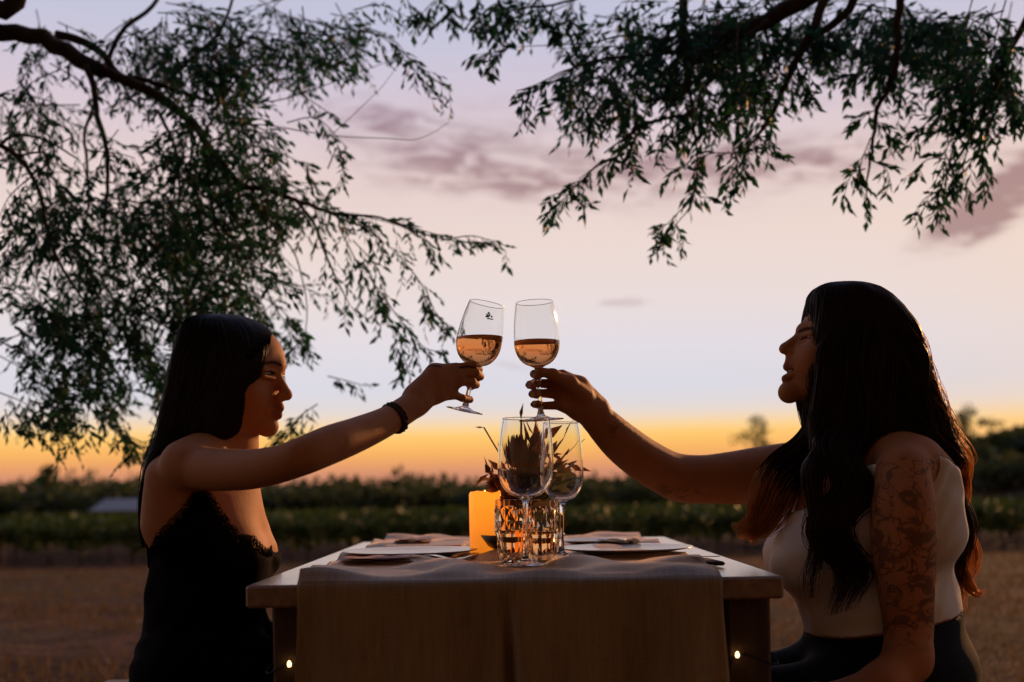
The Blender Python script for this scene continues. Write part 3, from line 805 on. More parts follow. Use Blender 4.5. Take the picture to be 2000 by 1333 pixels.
def cutlery(kind, pts, label):
    pts = np.array([P(a, b, on_runner(a, b, RZ + z)) for a, b, z in pts]); o0 = pts[0].copy()
    o = thing(kind, tuple(o0), label, kind); pts = resample(pts - o0, 14)
    d = pts[-1] - pts[0]; d[2] = 0; d /= np.linalg.norm(d); s = np.array((-d[1], d[0], 0))
    def strip(name, q, w, t=.0016):
        mb = MB(); V = []
        for a, b in zip(q, np.broadcast_to(w, (len(q),))):
            V += [a - s * b, a + s * b, a + s * b + (0, 0, t), a - s * b + (0, 0, t)]
        Q = []
        for i in range(len(q) - 1):
            for e in range(4): Q.append((i * 4 + e, i * 4 + (e + 1) % 4, i * 4 + 4 + (e + 1) % 4, i * 4 + 4 + e))
        Q += [(0, 3, 2, 1), tuple((len(q) - 1) * 4 + e for e in range(4))]
        mb.add(V, Q); mb.build(name, M_steel, o, smooth=False)
    strip('handle', pts[:9], np.linspace(.006, .0032, 9))
    if kind == 'fork':
        strip('neck', pts[8:11], [.0032, .008, .011])
        for off in (-.0085, -.003, .003, .0085): strip('tine', pts[10:] + s * off, .0016)
    else: strip('blade', pts[8:], np.array([.0040, .0085, .0092, .0088, .007, .002]))
cutlery('fork', [(760, 1096, .002), (800, 1090, .008), (845, 1086, .011), (880, 1094, .004)], 'silver fork propped against the plate by the woman in black')
cutlery('knife', [(930, 1081, .006), (905, 1091, .003), (868, 1096, .002)], 'silver knife lying beside the plate by the woman in black')
cutlery('knife', [(1400, 1088, .012), (1350, 1088, .006), (1310, 1087, .004)], 'silver knife lying beside the plate by the woman in white')

# ------------------------------------------------------------------ string lights round the table legs
def lights():
    a = P(565, 1298, 1.838); b = P(1440, 1280, 1.838)
    o = thing('string_lights', (0.01, 1.84, .5), 'warm string lights wound round the front table legs', 'string lights')
    org = np.array((.01, 1.84, .5))
    mb = MB()
    pts = [(-.405, 1.93, .62), (-.403, 1.845, .60), a + (0, .006, 0), (-.318, 1.842, .50), (-.2, 1.86, .42), (0, 1.862, .40), (.2, 1.86, .44), (.338, 1.842, .55), b + (0, .006, 0), (.428, 1.845, .60), (.428, 1.93, .62)]
    pts = resample(np.array([np.array(q) for q in pts]) - org, 60); mb.tube(pts, .0016, 5); mb.build('cord', M_cord, o)
    for q in (a, b, np.array((-.2, 1.853, .415)), np.array((0.0, 1.855, .395)), np.array((.2, 1.853, .435))):
        c = q - org
        mb = MB(); mb.lathe([(0, -.005), (.0029, -.0038), (.0040, 0), (.0029, .0038), (.0016, .006), (0, .0062)], 12, Matrix.Translation(Vector(c))); mb.build('bulb', M_bulb, o)
lights()

# ------------------------------------------------------------------ benches
def bench(x0, x1, y0, y1, z, label):
    o = thing('bench', ((x0 + x1) / 2, (y0 + y1) / 2, 0), label, 'bench')
    w = (x1 - x0) / 3
    me = None
    for i in range(3):
        q = bevel_box('seat_slat', (w - .006, y1 - y0, .034), M_bench, o, (x0 + w * (i + .5) - (x0 + x1) / 2, 0, z - .017), .004, me=me); me = q.data
    me = None
    for sx in (-1, 1):
        for sy in (-1, 1):
            q = bevel_box('leg', (.05, .06, z - .034), M_bench, o, (sx * ((x1 - x0) / 2 - .05), sy * ((y1 - y0) / 2 - .08), (z - .034) / 2), .004, me=me); me = q.data
    for sy in (-1, 1): bevel_box('cross_bar', (x1 - x0 - .15, .03, .06), M_bench, o, (0, sy * ((y1 - y0) / 2 - .08), z - .07), .003)
bench(-.945, -.55, 1.62, 2.60, .470, 'dark wooden slatted bench under the woman in black')
bench(.62, .98, 1.68, 2.66, .395, 'dark wooden slatted bench under the woman in white')

# ================================================================== people: one continuous surface grown from a distance field
def smin(a, b, k):
    h = np.clip(.5 + .5 * (b - a) / k, 0, 1)
    return b * (1 - h) + a * h - k * h * (1 - h)

class Body:
    def __init__(self): self.pr = []
    def cone(self, a, b, ra, rb, k=.012, sub=False):
        self.pr.append(('c', np.array(a, float), np.array(b, float), float(ra), float(rb), k, sub)); return self
    def chain(self, pts, k=.012, sub=False, smooth=0):
        """pts: (px, py, Y, r_px)"""
        if smooth:
            q = np.array(pts, float); q[:, 2] *= 900; q = resample(q, smooth); q[:, 2] /= 900; pts = q
        W = [(P(a, b, Y), r * Y / F) for a, b, Y, r in pts]
        for (a, ra), (b, rb) in zip(W[:-1], W[1:]): self.cone(a, b, ra, rb, k, sub)
        return self
    def ell(self, c, r, k=.02, sub=False, rot=0.0):
        """ellipsoid, rot: tilt in the XZ plane"""
        self.pr.append(('e', np.array(c, float), np.array(r, float), rot, None, k, sub)); return self
    def field(self, lo, hi, h):
        lo = np.array(lo); n = np.ceil((np.array(hi) - lo) / h).astype(int) + 1
        ax = [(lo[i] + np.arange(n[i]) * h).astype(np.float32) for i in range(3)]
        D = np.full(n, .06, np.float32)
        for p in self.pr:
            kind, k, sub = p[0], p[5], p[6]
            mg = k + .03
            if kind == 'c': mn = np.minimum(p[1] - p[3], p[2] - p[4]); mx = np.maximum(p[1] + p[3], p[2] + p[4])
            else: rm = p[2].max() if p[3] else p[2]; mn, mx = p[1] - rm, p[1] + rm
            i0 = np.clip(np.floor((mn - mg - lo) / h).astype(int), 0, n); i1 = np.clip(np.ceil((mx + mg - lo) / h).astype(int) + 1, 0, n)
            if (i1 <= i0).any(): continue
            sl = tuple(slice(a, b) for a, b in zip(i0, i1))
            X = ax[0][sl[0]][:, None, None]; Y = ax[1][sl[1]][None, :, None]; Z = ax[2][sl[2]][None, None, :]
            if kind == 'c':
                a, b, ra, rb = p[1:5]; d = b - a; L2 = float(d @ d) + 1e-12
                t = np.clip(((X - a[0]) * d[0] + (Y - a[1]) * d[1] + (Z - a[2]) * d[2]) / np.float32(L2), 0, 1).astype(np.float32)
                dist = np.sqrt((X - a[0] - t * d[0]) ** 2 + (Y - a[1] - t * d[1]) ** 2 + (Z - a[2] - t * d[2]) ** 2) - (ra + t * (rb - ra))
            else:
                c, r, ro = p[1:4]
                dx, dy, dz = X - c[0], Y - c[1], Z - c[2]
                if ro: cs, sn = math.cos(ro), math.sin(ro); dx, dz = dx * cs + dz * sn, -dx * sn + dz * cs
                k0 = np.sqrt((dx / r[0]) ** 2 + (dy / r[1]) ** 2 + (dz / r[2]) ** 2)
                k1 = np.sqrt((dx / r[0] ** 2) ** 2 + (dy / r[1] ** 2) ** 2 + (dz / r[2] ** 2) ** 2) + 1e-6
                dist = k0 * (k0 - 1) / k1
            dist = dist.astype(np.float32)
            D[sl] = -smin(-D[sl], dist, k) if sub else smin(D[sl], dist, k)
        return D, lo, h, ax

def surface_nets(D, lo, h):
    S = D < 0
    n = np.array(D.shape) - 1
    c = [S[i:n[0] + i, j:n[1] + j, k:n[2] + k] for i in (0, 1) for j in (0, 1) for k in (0, 1)]
    anyc = c[0].copy(); allc = c[0].copy()
    for q in c[1:]: anyc |= q; allc &= q
    mixed = anyc & ~allc
    I = np.argwhere(mixed)
    if not len(I): return np.zeros((0, 3)), np.zeros((0, 4), int)
    idx = np.full(mixed.shape, -1, np.int32); idx[mixed] = np.arange(len(I))
    acc = np.zeros((len(I), 3)); cnt = np.zeros(len(I))
    corners = [(i, j, k) for i in (0, 1) for j in (0, 1) for k in (0, 1)]
    val = {q: D[I[:, 0] + q[0], I[:, 1] + q[1], I[:, 2] + q[2]] for q in corners}
    for a in corners:
        for d in range(3):
            if a[d]: continue
            b = list(a); b[d] = 1; b = tuple(b)
            va, vb = val[a], val[b]; m_ = (va < 0) != (vb < 0)
            t = np.where(m_, va / (va - vb + 1e-12), 0)
            for e in range(3): acc[:, e] += np.where(m_, a[e] + (t if e == d else 0), 0)
            cnt += m_
    V = np.array(lo) + (I + acc / cnt[:, None]) * h
    faces = []
    for d in range(3):
        sl0 = [slice(1, None)] * 3; sl1 = [slice(1, None)] * 3
        A = S.take(range(0, S.shape[d] - 1), d); B = S.take(range(1, S.shape[d]), d)
        E = np.argwhere(A != B)
        o1, o2 = [q for q in range(3) if q != d]
        ok = (E[:, o1] > 0) & (E[:, o2] > 0) & (E[:, o1] < n[o1]) & (E[:, o2] < n[o2])
        E = E[ok]
        def cell(da, db):
            C = E.copy(); C[:, o1] -= da; C[:, o2] -= db
            return idx[C[:, 0], C[:, 1], C[:, 2]]
        q = np.stack([cell(1, 1), cell(0, 1), cell(0, 0), cell(1, 0)], 1)
        flip = A[E[:, 0], E[:, 1], E[:, 2]]
        if d == 1: flip = ~flip
        q[~flip] = q[~flip][:, ::-1]
        faces.append(q[(q >= 0).all(1)])
    return V, np.vstack(faces)

def relax(V, Fc, it=2, w=.5):
    n = len(V)
    for _ in range(it):
        S = np.zeros((n, 3)); c = np.zeros(n)
        for a, b in ((0, 1), (1, 2), (2, 3), (3, 0)):
            np.add.at(S, Fc[:, a], V[Fc[:, b]]); np.add.at(c, Fc[:, a], 1)
            np.add.at(S, Fc[:, b], V[Fc[:, a]]); np.add.at(c, Fc[:, b], 1)
        V = V * (1 - w) + w * S / np.maximum(c, 1)[:, None]
    return V

def body_mesh(body, lo, hi, h, fine):
    """coarse grid everywhere, fine grids in boxes (head, hands)"""
    D, l, hh, ax = body.field(lo, hi, h); V, Q = surface_nets(D, l, hh); V = relax(V, Q, 1)
    inside = np.zeros(len(V), bool)
    for (a, b, fh) in fine: inside |= ((V > np.array(a) + h * .6) & (V < np.array(b) - h * .6)).all(1)
    Q = Q[~inside[Q].all(1)]
    Vs, Qs, n = [V], [Q], len(V)
    for (a, b, fh) in fine:
        D, l, hh, ax = body.field(a, b, fh); v, q = surface_nets(D, l, hh)
        if len(q): v = relax(v, q, 1); Vs.append(v); Qs.append(q + n); n += len(v)
    V = np.vstack(Vs); Q = np.vstack(Qs)
    used = np.zeros(len(V), bool); used[Q] = True; mp = np.cumsum(used) - 1
    return V[used], mp[Q]

def set_attr(me, name, vals):
    a = me.attributes.new(name, 'FLOAT', 'POINT'); a.data.foreach_set('value', np.asarray(vals, np.float32))

def near_any(V, pts, r):
    d = np.full(len(V), 1e9)
    for p in pts: d = np.minimum(d, np.linalg.norm(V - p, axis=1))
    return np.clip(1.3 - d / r, 0, 1)

def brow_attr(V, pt, cx_px, eye_py, facing, front_px, tilt=0.0):
    """paint eyebrows and lash lines on the head surface"""
    o = pt(cx_px, eye_py, 0); ex = pt(cx_px + facing * 50, eye_py, 0) - o; k = np.linalg.norm(ex) / 50; ex /= np.linalg.norm(ex)
    el = pt(cx_px, eye_py, 50) - o; el /= np.linalg.norm(el)
    d = V - o; fx = d @ ex / k; lat = np.abs(d @ el / k); up = d[:, 2] / k
    bl = np.interp(lat, [8, 12, 24, 38, 48], [17, 19, 22, 20, 13]); th = np.interp(lat, [8, 14, 30, 46, 50], [1.5, 3.4, 3.0, 1.8, .5])
    br = np.clip(1.6 - np.abs(up - bl) / th, 0, 1) * (lat > 7) * (lat < 50)
    ls = np.clip(1.6 - np.abs(up - np.interp(lat, [16, 29, 43], [1.5, 5, 1])) / 1.8, 0, 1) * (lat > 15) * (lat < 44)
    return np.maximum(br * .9, ls * .9) * (fx > front_px)

def garment(body, lo, hi, h, off, region, name, mat, parent, fold=0.0):
    D, l, hh, ax = body.field(lo, hi, h)
    X = ax[0][:, None, None]; Y = ax[1][None, :, None]; Z = ax[2][None, None, :]
    if fold: off = off + (fold * (np.sin(60 * Z + 45 * X + 3 * np.sin(28 * Y + 20 * Z)) + .7 * np.sin(95 * Z - 70 * X + 4 * np.sin(22 * X + 15 * Y)))).astype(np.float32)
    G = np.maximum(D - off, region(X, Y, Z).astype(np.float32))
    V, Q = surface_nets(G, l, hh); V = relax(V, Q, 1)
    return obj(name, mesh_np(name, V, Q), mat, parent)

def head_fn(body, cx, facing, Y0, yaw, s=None):
    """adds head primitives given in photo pixels on the sagittal plane; lat = pixels toward the camera"""
    k = Y0 / F; cs, sn = math.cos(yaw), math.sin(yaw)
    def pt(px, py, lat=0.0):
        dx = (px - cx) * facing / cs
        a = dx * cs - lat * sn; l = dx * sn + lat * cs
        q = P(cx + facing * a, py, Y0); q[1] -= l * k; return q
    def sph(px, py, r, lat=0, kk=6, sub=False): q = pt(px, py, lat); body.cone(q, q + 1e-5, r * k, r * k, kk * k, sub)
    def con(a, b, ra, rb, kk=6, sub=False): body.cone(pt(*a), pt(*b), ra * k, rb * k, kk * k, sub)
    def ell(px, py, rx, rl, rz, kk=12, sub=False, tilt=0.0): body.ell(pt(px, py), (rx * k, rl * k, rz * k), kk * k, sub, tilt)
    return pt, sph, con, ell, k

# ------------------------------------------------------------------ hair
def hair_loft(sections, Y0, mb, n, wav=0.0, yfac=1.0, core=True, core_mb=None, jitter=.04, tip_cut=.12, rad=.0011, seed=0, band=None, out=.012):
    """sections: (py, x_front, x_back, half_width_m); strands run down the lofted surface"""
    rng = np.random.default_rng(seed)
    S = np.array(sections, float); m_ = 44
    yy = np.interp(np.linspace(0, 1, m_) ** 1.15, np.linspace(0, 1, len(S)), S[:, 0])
    xf, xb, w = (np.interp(yy, S[:, 0], S[:, i]) for i in (1, 2, 3))
    # soften the section polylines
    for _ in range(2):
        for q in (xf, xb, w): q[1:-1] = (q[:-2] + 2 * q[1:-1] + q[2:]) / 4
    cx, rx = (xf + xb) / 2, (xf - xb) / 2
    def ring(phi, rho, dx=0, dl=0):
        c, s = np.cos(phi), np.sin(phi)
        e = np.interp(yy - S[0, 0], [0, 30, 90], [.95, .80, .45])
        c = np.sign(c) * np.abs(c) ** e; s = np.sign(s) * np.abs(s) ** e
        px = cx + rx * rho * c + dx; Y = Y0 - w * rho * s + dl
        u = px - CX; v = CY - yy; kk = Y0 / F
        return np.stack([(u * cr + v * sr) * kk, Y, HC + (-u * sr + v * cr) * kk], 1)
    if core:
        nn = 40; V = np.stack([ring(a, .97) for a in np.arange(nn) / nn * 2 * math.pi], 1)
        i = np.arange(m_ - 1)[:, None] * nn; j = np.arange(nn)[None]; j2 = (j + 1) % nn
        (core_mb or mb).add(V.reshape(-1, 3), np.stack([i + j, i + j2, i + nn + j2, i + nn + j], -1).reshape(-1, 4))
    t = np.linspace(0, 1, m_)
    for q in range(n):
        phi = rng.random() * 2 * math.pi; rho = 1 - abs(rng.normal(0, jitter)) + out * rng.random()
        if band is not None: phi = band[0] + rng.normal(0, band[1]); rho = 1 + out * rng.random()
        ph = rng.random() * 6.28; amp = wav * (.5 + rng.random())
        dx = amp * np.sin(t * (9 + 3 * rng.random()) + ph) * t * rx.mean() * .1
        drift = rng.normal(0, .05) * t
        end = int(m_ * (1 - tip_cut * rng.random()))
        pts = ring(phi + drift, rho, dx)[:end]
        r = rad * (.6 + .8 * rng.random()) * np.interp(np.arange(end) / end, [0, .1, .8, 1], [.5, 1, 1, .15])
        mb.tube(pts[::1], r, 3, cap=False)

def hair_lock(centre, mb, n, wav=.0, rad=.0011, seed=0, waves=3.0, core_mb=None, tipmb=None, tip_from=.7):
    """centre: (px, py, Y, r_px, r_depth_m); strands bundled along the curve with loose waves"""
    rng = np.random.default_rng(seed); C = np.array(centre, float)
    W = np.array([np.concatenate([P(a, b, Y), [r * Y / F, rd]]) for a, b, Y, r, rd in C]); m_ = 40
    W = resample(W, m_); c = W[:, :3]; t = np.linspace(0, 1, m_)
    tg = np.gradient(c, axis=0); tg /= np.linalg.norm(tg, axis=1)[:, None]
    dep = np.array((0, 1.0, 0)); a = np.cross(tg, dep); a /= np.linalg.norm(a, axis=1)[:, None]
    swing = wav * np.sin(t * waves * 6.28 + rng.random() * 6)[:, None] * a * np.clip(t * 3, 0, 1)[:, None]
    for q in range(n):
        r = math.sqrt(rng.random()); ph = rng.random() * 6.283
        g = 1 + .25 * rng.normal() * t
        loc = wav * .55 * np.sin(t * waves * (5.6 + 1.2 * rng.random()) + rng.random() * 1.5 + ph * .3)
        p = c + swing + (r * math.cos(ph) * W[:, 3] * g + loc * t)[:, None] * a + (r * math.sin(ph) * W[:, 4])[:, None] * dep
        e = int(m_ * (1 - .22 * rng.random()))
        rr = rad * (.6 + .8 * rng.random()) * np.interp(np.arange(e) / e, [0, .1, .75, 1], [.5, 1, .9, .12])
        k = int(e * tip_from)
        if tipmb is not None and k < e - 2:
            mb.tube(p[:k + 1], rr[:k + 1], 3, cap=False); tipmb.tube(p[k:e], rr[k:e], 3, cap=False)
        else: mb.tube(p[:e], rr, 3, cap=False)

def eyes(pt, k, px, py, lat, facing, parent, yaw):
    for s in (-1, 1):
        c = pt(px, py, lat * s)
        mb = MB(); mb.lathe([(11.5 * k * math.sin(a), -11.5 * k * math.cos(a)) for a in np.linspace(0, math.pi, 12)], 16, Matrix.Translation(Vector(c)))
        e = mb.build('eye', M_eye, parent)
        d = np.array((facing * math.cos(yaw), -math.sin(yaw), 0.0)); d /= np.linalg.norm(d)
        q = Vector((0, 0, 1)).rotation_difference(Vector(d)).to_matrix().to_4x4()
        mb = MB(); rr = 11.9 * k
        mb.lathe([(rr * math.sin(a), rr * math.cos(a)) for a in np.linspace(.001, .48, 6)], 14, Matrix.Translation(Vector(c)) @ q); mb.build('iris', M_iris, e)

# ================================================================== woman in black (facing +X)
def woman_black():
    Y0 = 2.12
    root = thing('person', tuple(np.array((P(390, 1320, Y0)[0], Y0, 0))), 'woman in a black lace dress with long straight dark hair raising a glass', 'person')
    org = np.array(root.location)
    T = Body()                                            # torso and legs
    k = Y0 / F
    def px(a, b, lat=0.0): q = P(a, b, Y0); q[1] -= lat; return q
    T.ell(px(402, 1020), (104 * k, .128, 150 * k), .03)
    for s in (-1, 1):
        T.cone(px(356, 935, .075 * s), px(352, 1020, .07 * s), 46 * k, 50 * k, .03)
        T.cone(px(462, 1062, .054 * s), px(472, 1086, .052 * s), 52 * k, 58 * k, .05)
    T.ell(px(402, 1180), (108 * k, .118, 130 * k), .03)
    T.ell(px(394, 1310), (116 * k, .165, 105 * k), .05)
    for s in (-1, 1):
        h = px(400, 1310, .085 * s); h[2] = .556
        kn = np.array((-.16, Y0 - .075 * s, .535)); an = np.array((-.20, Y0 - .08 * s, .10))
        T.cone(h, kn, .084, .056, .05); T.cone(kn, an, .054, .036, .02)
    T.chain([(388, 912, 1.975, 40), (398, 905, Y0, 46), (405, 912, 2.27, 40)], .04)
    T.cone(px(445, 865), px(395, 905, .13), .030, .034, .04); T.cone(px(445, 865), px(395, 905, -.13), .030, .034, .04)
    T.cone(px(440, 930, 0), px(430, 980, 0), 52 * k, 60 * k, .05)
    B = Body(); B.pr = list(T.pr)
    for s in (-1, 1):
        an = np.array((-.20, Y0 - .08 * s, .10)); B.cone(an + (.0, 0, -.04), an + (.13, 0, -.07), .030, .024, .03)
    # neck and head
    B.chain([(462, 800, Y0, 48), (450, 868, Y0, 47), (440, 905, Y0, 56)], .02)
    yaw = R(13)
    pt, sph, con, ell, hk = head_fn(B, 462, 1, Y0, yaw)
    ell(462, 712, 95, 74, 87, 10)
    ell(488, 772, 58, 56, 74, 14)
    con((525, 835, 0), (458, 800, 42), 15, 16, 14); con((525, 835, 0), (458, 800, -42), 15, 16, 14)
    sph(528, 833, 18, 0, 10)
    for s in (-1, 1): sph(508, 768, 27, 37 * s, 14)
    for s in (-1, 1): con((546, 716, 4 * s), (531, 714, 34 * s), 10, 8, 16)
    for s in (-1, 1): sph(551, 735, 13, 29 * s, 8, True)
    con((545, 735, 0), (562, 769, 0), 8, 10.5, 7); sph(565, 774, 10.8, 0, 4)
    for s in (-1, 1): sph(554, 778, 7.5, 8 * s, 7)
    for s in (-1, 1):
        con((547, 729, 16 * s), (538, 728, 42 * s), 4.6, 4.2, 4); con((546, 743, 17 * s), (537, 741, 42 * s), 4.2, 4.2, 5)
    con((548, 785, 0), (548, 796, 0), 7, 8, 5)
    for s in (-1, 1):
        con((549, 798, 0), (534, 804, 21 * s), 9.5, 5.5, 4); con((546, 812, 0), (533, 808, 19 * s), 8.8, 5, 4)
        con((560, 805.5, 0), (541, 806, 19 * s), 2.6, 2.0, 2, True)
    for s in (-1, 1): ell_c = None
    # raised right arm
    B.chain([(388, 915, 1.975, 41), (440, 918, 1.92, 40), (500, 916, 1.86, 37), (560, 903, 1.815, 35), (592, 891, 1.80, 35.5), (640, 871, 1.825, 36), (700, 848, 1.88, 32), (765, 818, 1.95, 26.5), (815, 786, 1.995, 25)], .006, smooth=34)
    # hand round the stem
    HY = 2.045
    kn = [(890, 720, HY + .004), (896, 733, HY - .002), (894, 747, HY - .001), (884, 770, HY + .004)]
    for i, q in enumerate(kn):
        B.chain([(812, 788 - (3 - i) * 7 + 3, 1.998, 21), (850, q[1] * .55 + (772 - (3 - i) * 9) * .45 - 2, 2.025, 17), (*q, 11.5)], .012)
    B.chain([(842, 766, 2.03, 22), (862, 752, 2.035, 20)], .012)
    fing = [[(*kn[0], 10.5), (924, 714, 2.060, 9.4), (935, 722, 2.088, 8.6), (928, 733, 2.112, 7.6)],
            [(*kn[1], 10.5), (929, 728, 2.056, 9.2), (938, 736, 2.088, 8.4), (926, 742, 2.114, 7.6)],
            [(*kn[2], 10), (922, 745, 2.058, 8.8), (930, 752, 2.088, 8.0), (918, 757, 2.112, 7.2)],
            [(*kn[3], 9.5), (903, 778, 2.060, 8.2), (918, 781, 2.085, 7.4), (913, 778, 2.106, 6.6)]]
    for f in fing: B.chain([(a, b, c, r * .9) for a, b, c, r in f], .0025)
    B.chain([(845, 760, 2.04, 17), (876, 742, 2.095, 12), (905, 742, 2.112, 9.6), (926, 742, 2.116, 8)], .008)
    # far arm resting on the lap
    B.chain([(405, 915, 2.27, 40), (392, 1040, 2.32, 38), (400, 1170, 2.33, 36), (470, 1260, 2.28, 32), (540, 1285, 2.22, 24)], .02)
    B.chain([(540, 1285, 2.22, 24), (575, 1292, 2.20, 24)], .015)
    for i in range(4): B.chain([(575, 1286 + i * 5, 2.215 - i * .02, 12), (610, 1300 + i * 3, 2.21 - i * .02, 9), (628, 1318, 2.21 - i * .02, 8)], .004)
    B.chain([(555, 1282, 2.18, 13), (590, 1296, 2.14, 9)], .006)
    hl, hh = P(350, 860, Y0), P(590, 600, Y0)
    fine = [((hl[0], Y0 - .11, hl[2]), (hh[0], Y0 + .11, hh[2]), .0019),
            ((P(806, 0, 2.0)[0], 1.955, P(0, 812, 2.0)[2] - .0), (P(950, 0, 2.1)[0], 2.15, P(0, 690, 2.1)[2]), .0019)]
    V, Q = body_mesh(B, (-.95, 1.72, .0), (-.02, 2.42, 1.26), .0036, fine)
    me = mesh_np('body', V - org, Q)
    lips = [pt(551, 799, s * j) for s in (-1, 1) for j in (0, 8, 15)] + [pt(549, 811, s * j) for s in (-1, 1) for j in (0, 8, 14)]
    set_attr(me, 'lip', near_any(V, lips, .0085)); set_attr(me, 'ink', np.zeros(len(V))); set_attr(me, 'brow', brow_attr(V, pt, 462, 737, 1, 40))
    b = obj('body', me, M_skin1, root)
    def child(o): o.location = -org; return o
    # clothes
    ex = [260, 285, 300, 336, 363, 390, 422, 440, 460, 478, 494, 508, 545, 600]; ey = [1130, 1122, 1108, 1070, 1036, 1009, 968, 972, 1009, 1033, 1053, 1052, 1100, 1120]
    def region(X, Y, Z):
        pxx = CX + (X * cr - (Z - HC) * sr) / k; pyy = CY - (X * sr + (Z - HC) * cr) / k
        lace = 3.5 * np.sin(pxx * .55) + 2.5 * np.sin(pxx * 1.3 + Y * 300)
        up = (np.interp(pxx, ex, ey) + lace - pyy) * k * .7 + 0 * Y
        hem = (.44 - Z) + 0 * X + 0 * Y
        return np.maximum(up, np.maximum(hem - .0, np.where(X > -.22, X + .22, -1) + 0 * Y + 0 * Z))
    dress = child(garment(T, (-.95, 1.80, .42), (-.18, 2.44, 1.06), .0036, .0070, region, 'dress', M_dress, root, fold=.0014))
    # lace frill along the edge: small loops standing off the cloth
    mb = MB(); rng = np.random.default_rng(3)
    D, l, hh_, ax = T.field((-.95, 1.84, .78), (-.42, 2.14, 1.02), .004)
    Vt, Qt = surface_nets(D, l, hh_)
    pxx = CX + (Vt[:, 0] * cr - (Vt[:, 2] - HC) * sr) / k; pyy = CY - (Vt[:, 0] * sr + (Vt[:, 2] - HC) * cr) / k
    dd = np.interp(pxx, ex, ey) - pyy
    cand = Vt[(dd > -4) & (dd < 7) & (Vt[:, 1] < Y0 - .01)]
    cen = np.array((px(400, 1040)[0], Y0, px(400, 1040)[2]))
    for q in cand[rng.permutation(len(cand))[:420]]:
        nrm = q - cen; nrm[2] *= .3; nrm /= np.linalg.norm(nrm)
        a = rng.normal(0, 1, 3); a -= nrm * (a @ nrm); a /= np.linalg.norm(a)
        r = .003 + .003 * rng.random(); c = q + nrm * .006 + np.array((0, 0, .004 * rng.random()))
        th = np.linspace(0, 6.28, 7); b2 = np.cross(nrm, a)
        mb.tube(c + r * (np.cos(th)[:, None] * a + np.sin(th)[:, None] * b2), .0007, 3, cap=False)
    tag(mb.build('lace_trim', M_lace, dress), kind='stuff')
    # shoulder straps
    for s in (1, -1):
        mb = MB()
        fr = np.array([px(425, 972, .118 * s), px(418, 930, .125 * s), px(402, 872, .10 * s), px(356, 886, .085 * s), px(324, 935, .075 * s), px(312, 990, .07 * s), px(308, 1050, .06 * s), px(312, 1105, .06 * s)])
        mb.tube(resample(fr, 30), .0028, 6); mb.build('strap', M_dress, dress)
    # bracelet
    a, c = P(763, 819, 1.948), P(800, 796, 1.98); axd = (c - a) / np.linalg.norm(c - a); ctr = P(770, 817, 1.953)
    u = np.cross(axd, (0, 1, 0)); u /= np.linalg.norm(u); v2 = np.cross(axd, u); th = np.linspace(0, 6.2832, 33)
    mb = MB()
    for j, off in enumerate((-.004, .0, .004)):
        rr = (28.8 * 1.95 / F) + .0012 * np.sin(th * 16 + j * 2)
        mb.tube(ctr + axd * off + rr[:, None] * (np.cos(th)[:, None] * u + np.sin(th)[:, None] * v2), .0034, 6, cap=False)
    child(mb.build('bracelet', M_brace, root))
    # shoes
    for s in (-1, 1):
        mb = MB(); mb.tube([(-.23, Y0 - .08 * s, .045), (-.17, Y0 - .08 * s, .04), (-.09, Y0 - .08 * s, .03), (-.04, Y0 - .08 * s, .022)], [.034, .038, .034, .018], 10); child(mb.build('shoe', M_shoe, root))
    # hair
    core = MB(); st = MB()
    sec = [(616, 445, 405, .012), (620, 478, 380, .040), (630, 505, 360, .058), (645, 527, 357, .068), (662, 536, 353, .076), (690, 538, 350, .081), (720, 531, 345, .083), (745, 522, 342, .084), (768, 510, 338, .084), (792, 497, 334, .084), (820, 487, 328, .083), (850, 478, 321, .082), (868, 458, 315, .080), (885, 412, 306, .078), (905, 352, 302, .074), (940, 312, 293, .064), (975, 299, 284, .050), (1020, 291, 279, .036), (1070, 286, 280, .016)]
    hair_loft(sec, Y0, st, 2600, 0, core_mb=core, rad=.0008, seed=1, tip_cut=.10)
    hair_loft(sec[3:], Y0, st, 90, 1.0, core=False, rad=.0005, seed=13, band=(math.pi, .6), out=.05)
    h = child(core.build('hair', M_hair1, root)); tag(st.build('hair_strands', M_hair1, h), kind='stuff')
    eyes(pt, hk, 533, 735, 29, 1, root, yaw)
    for c in root.children:
        if c.name.startswith(('eye', 'eyebrow')): c.location = -org
woman_black()

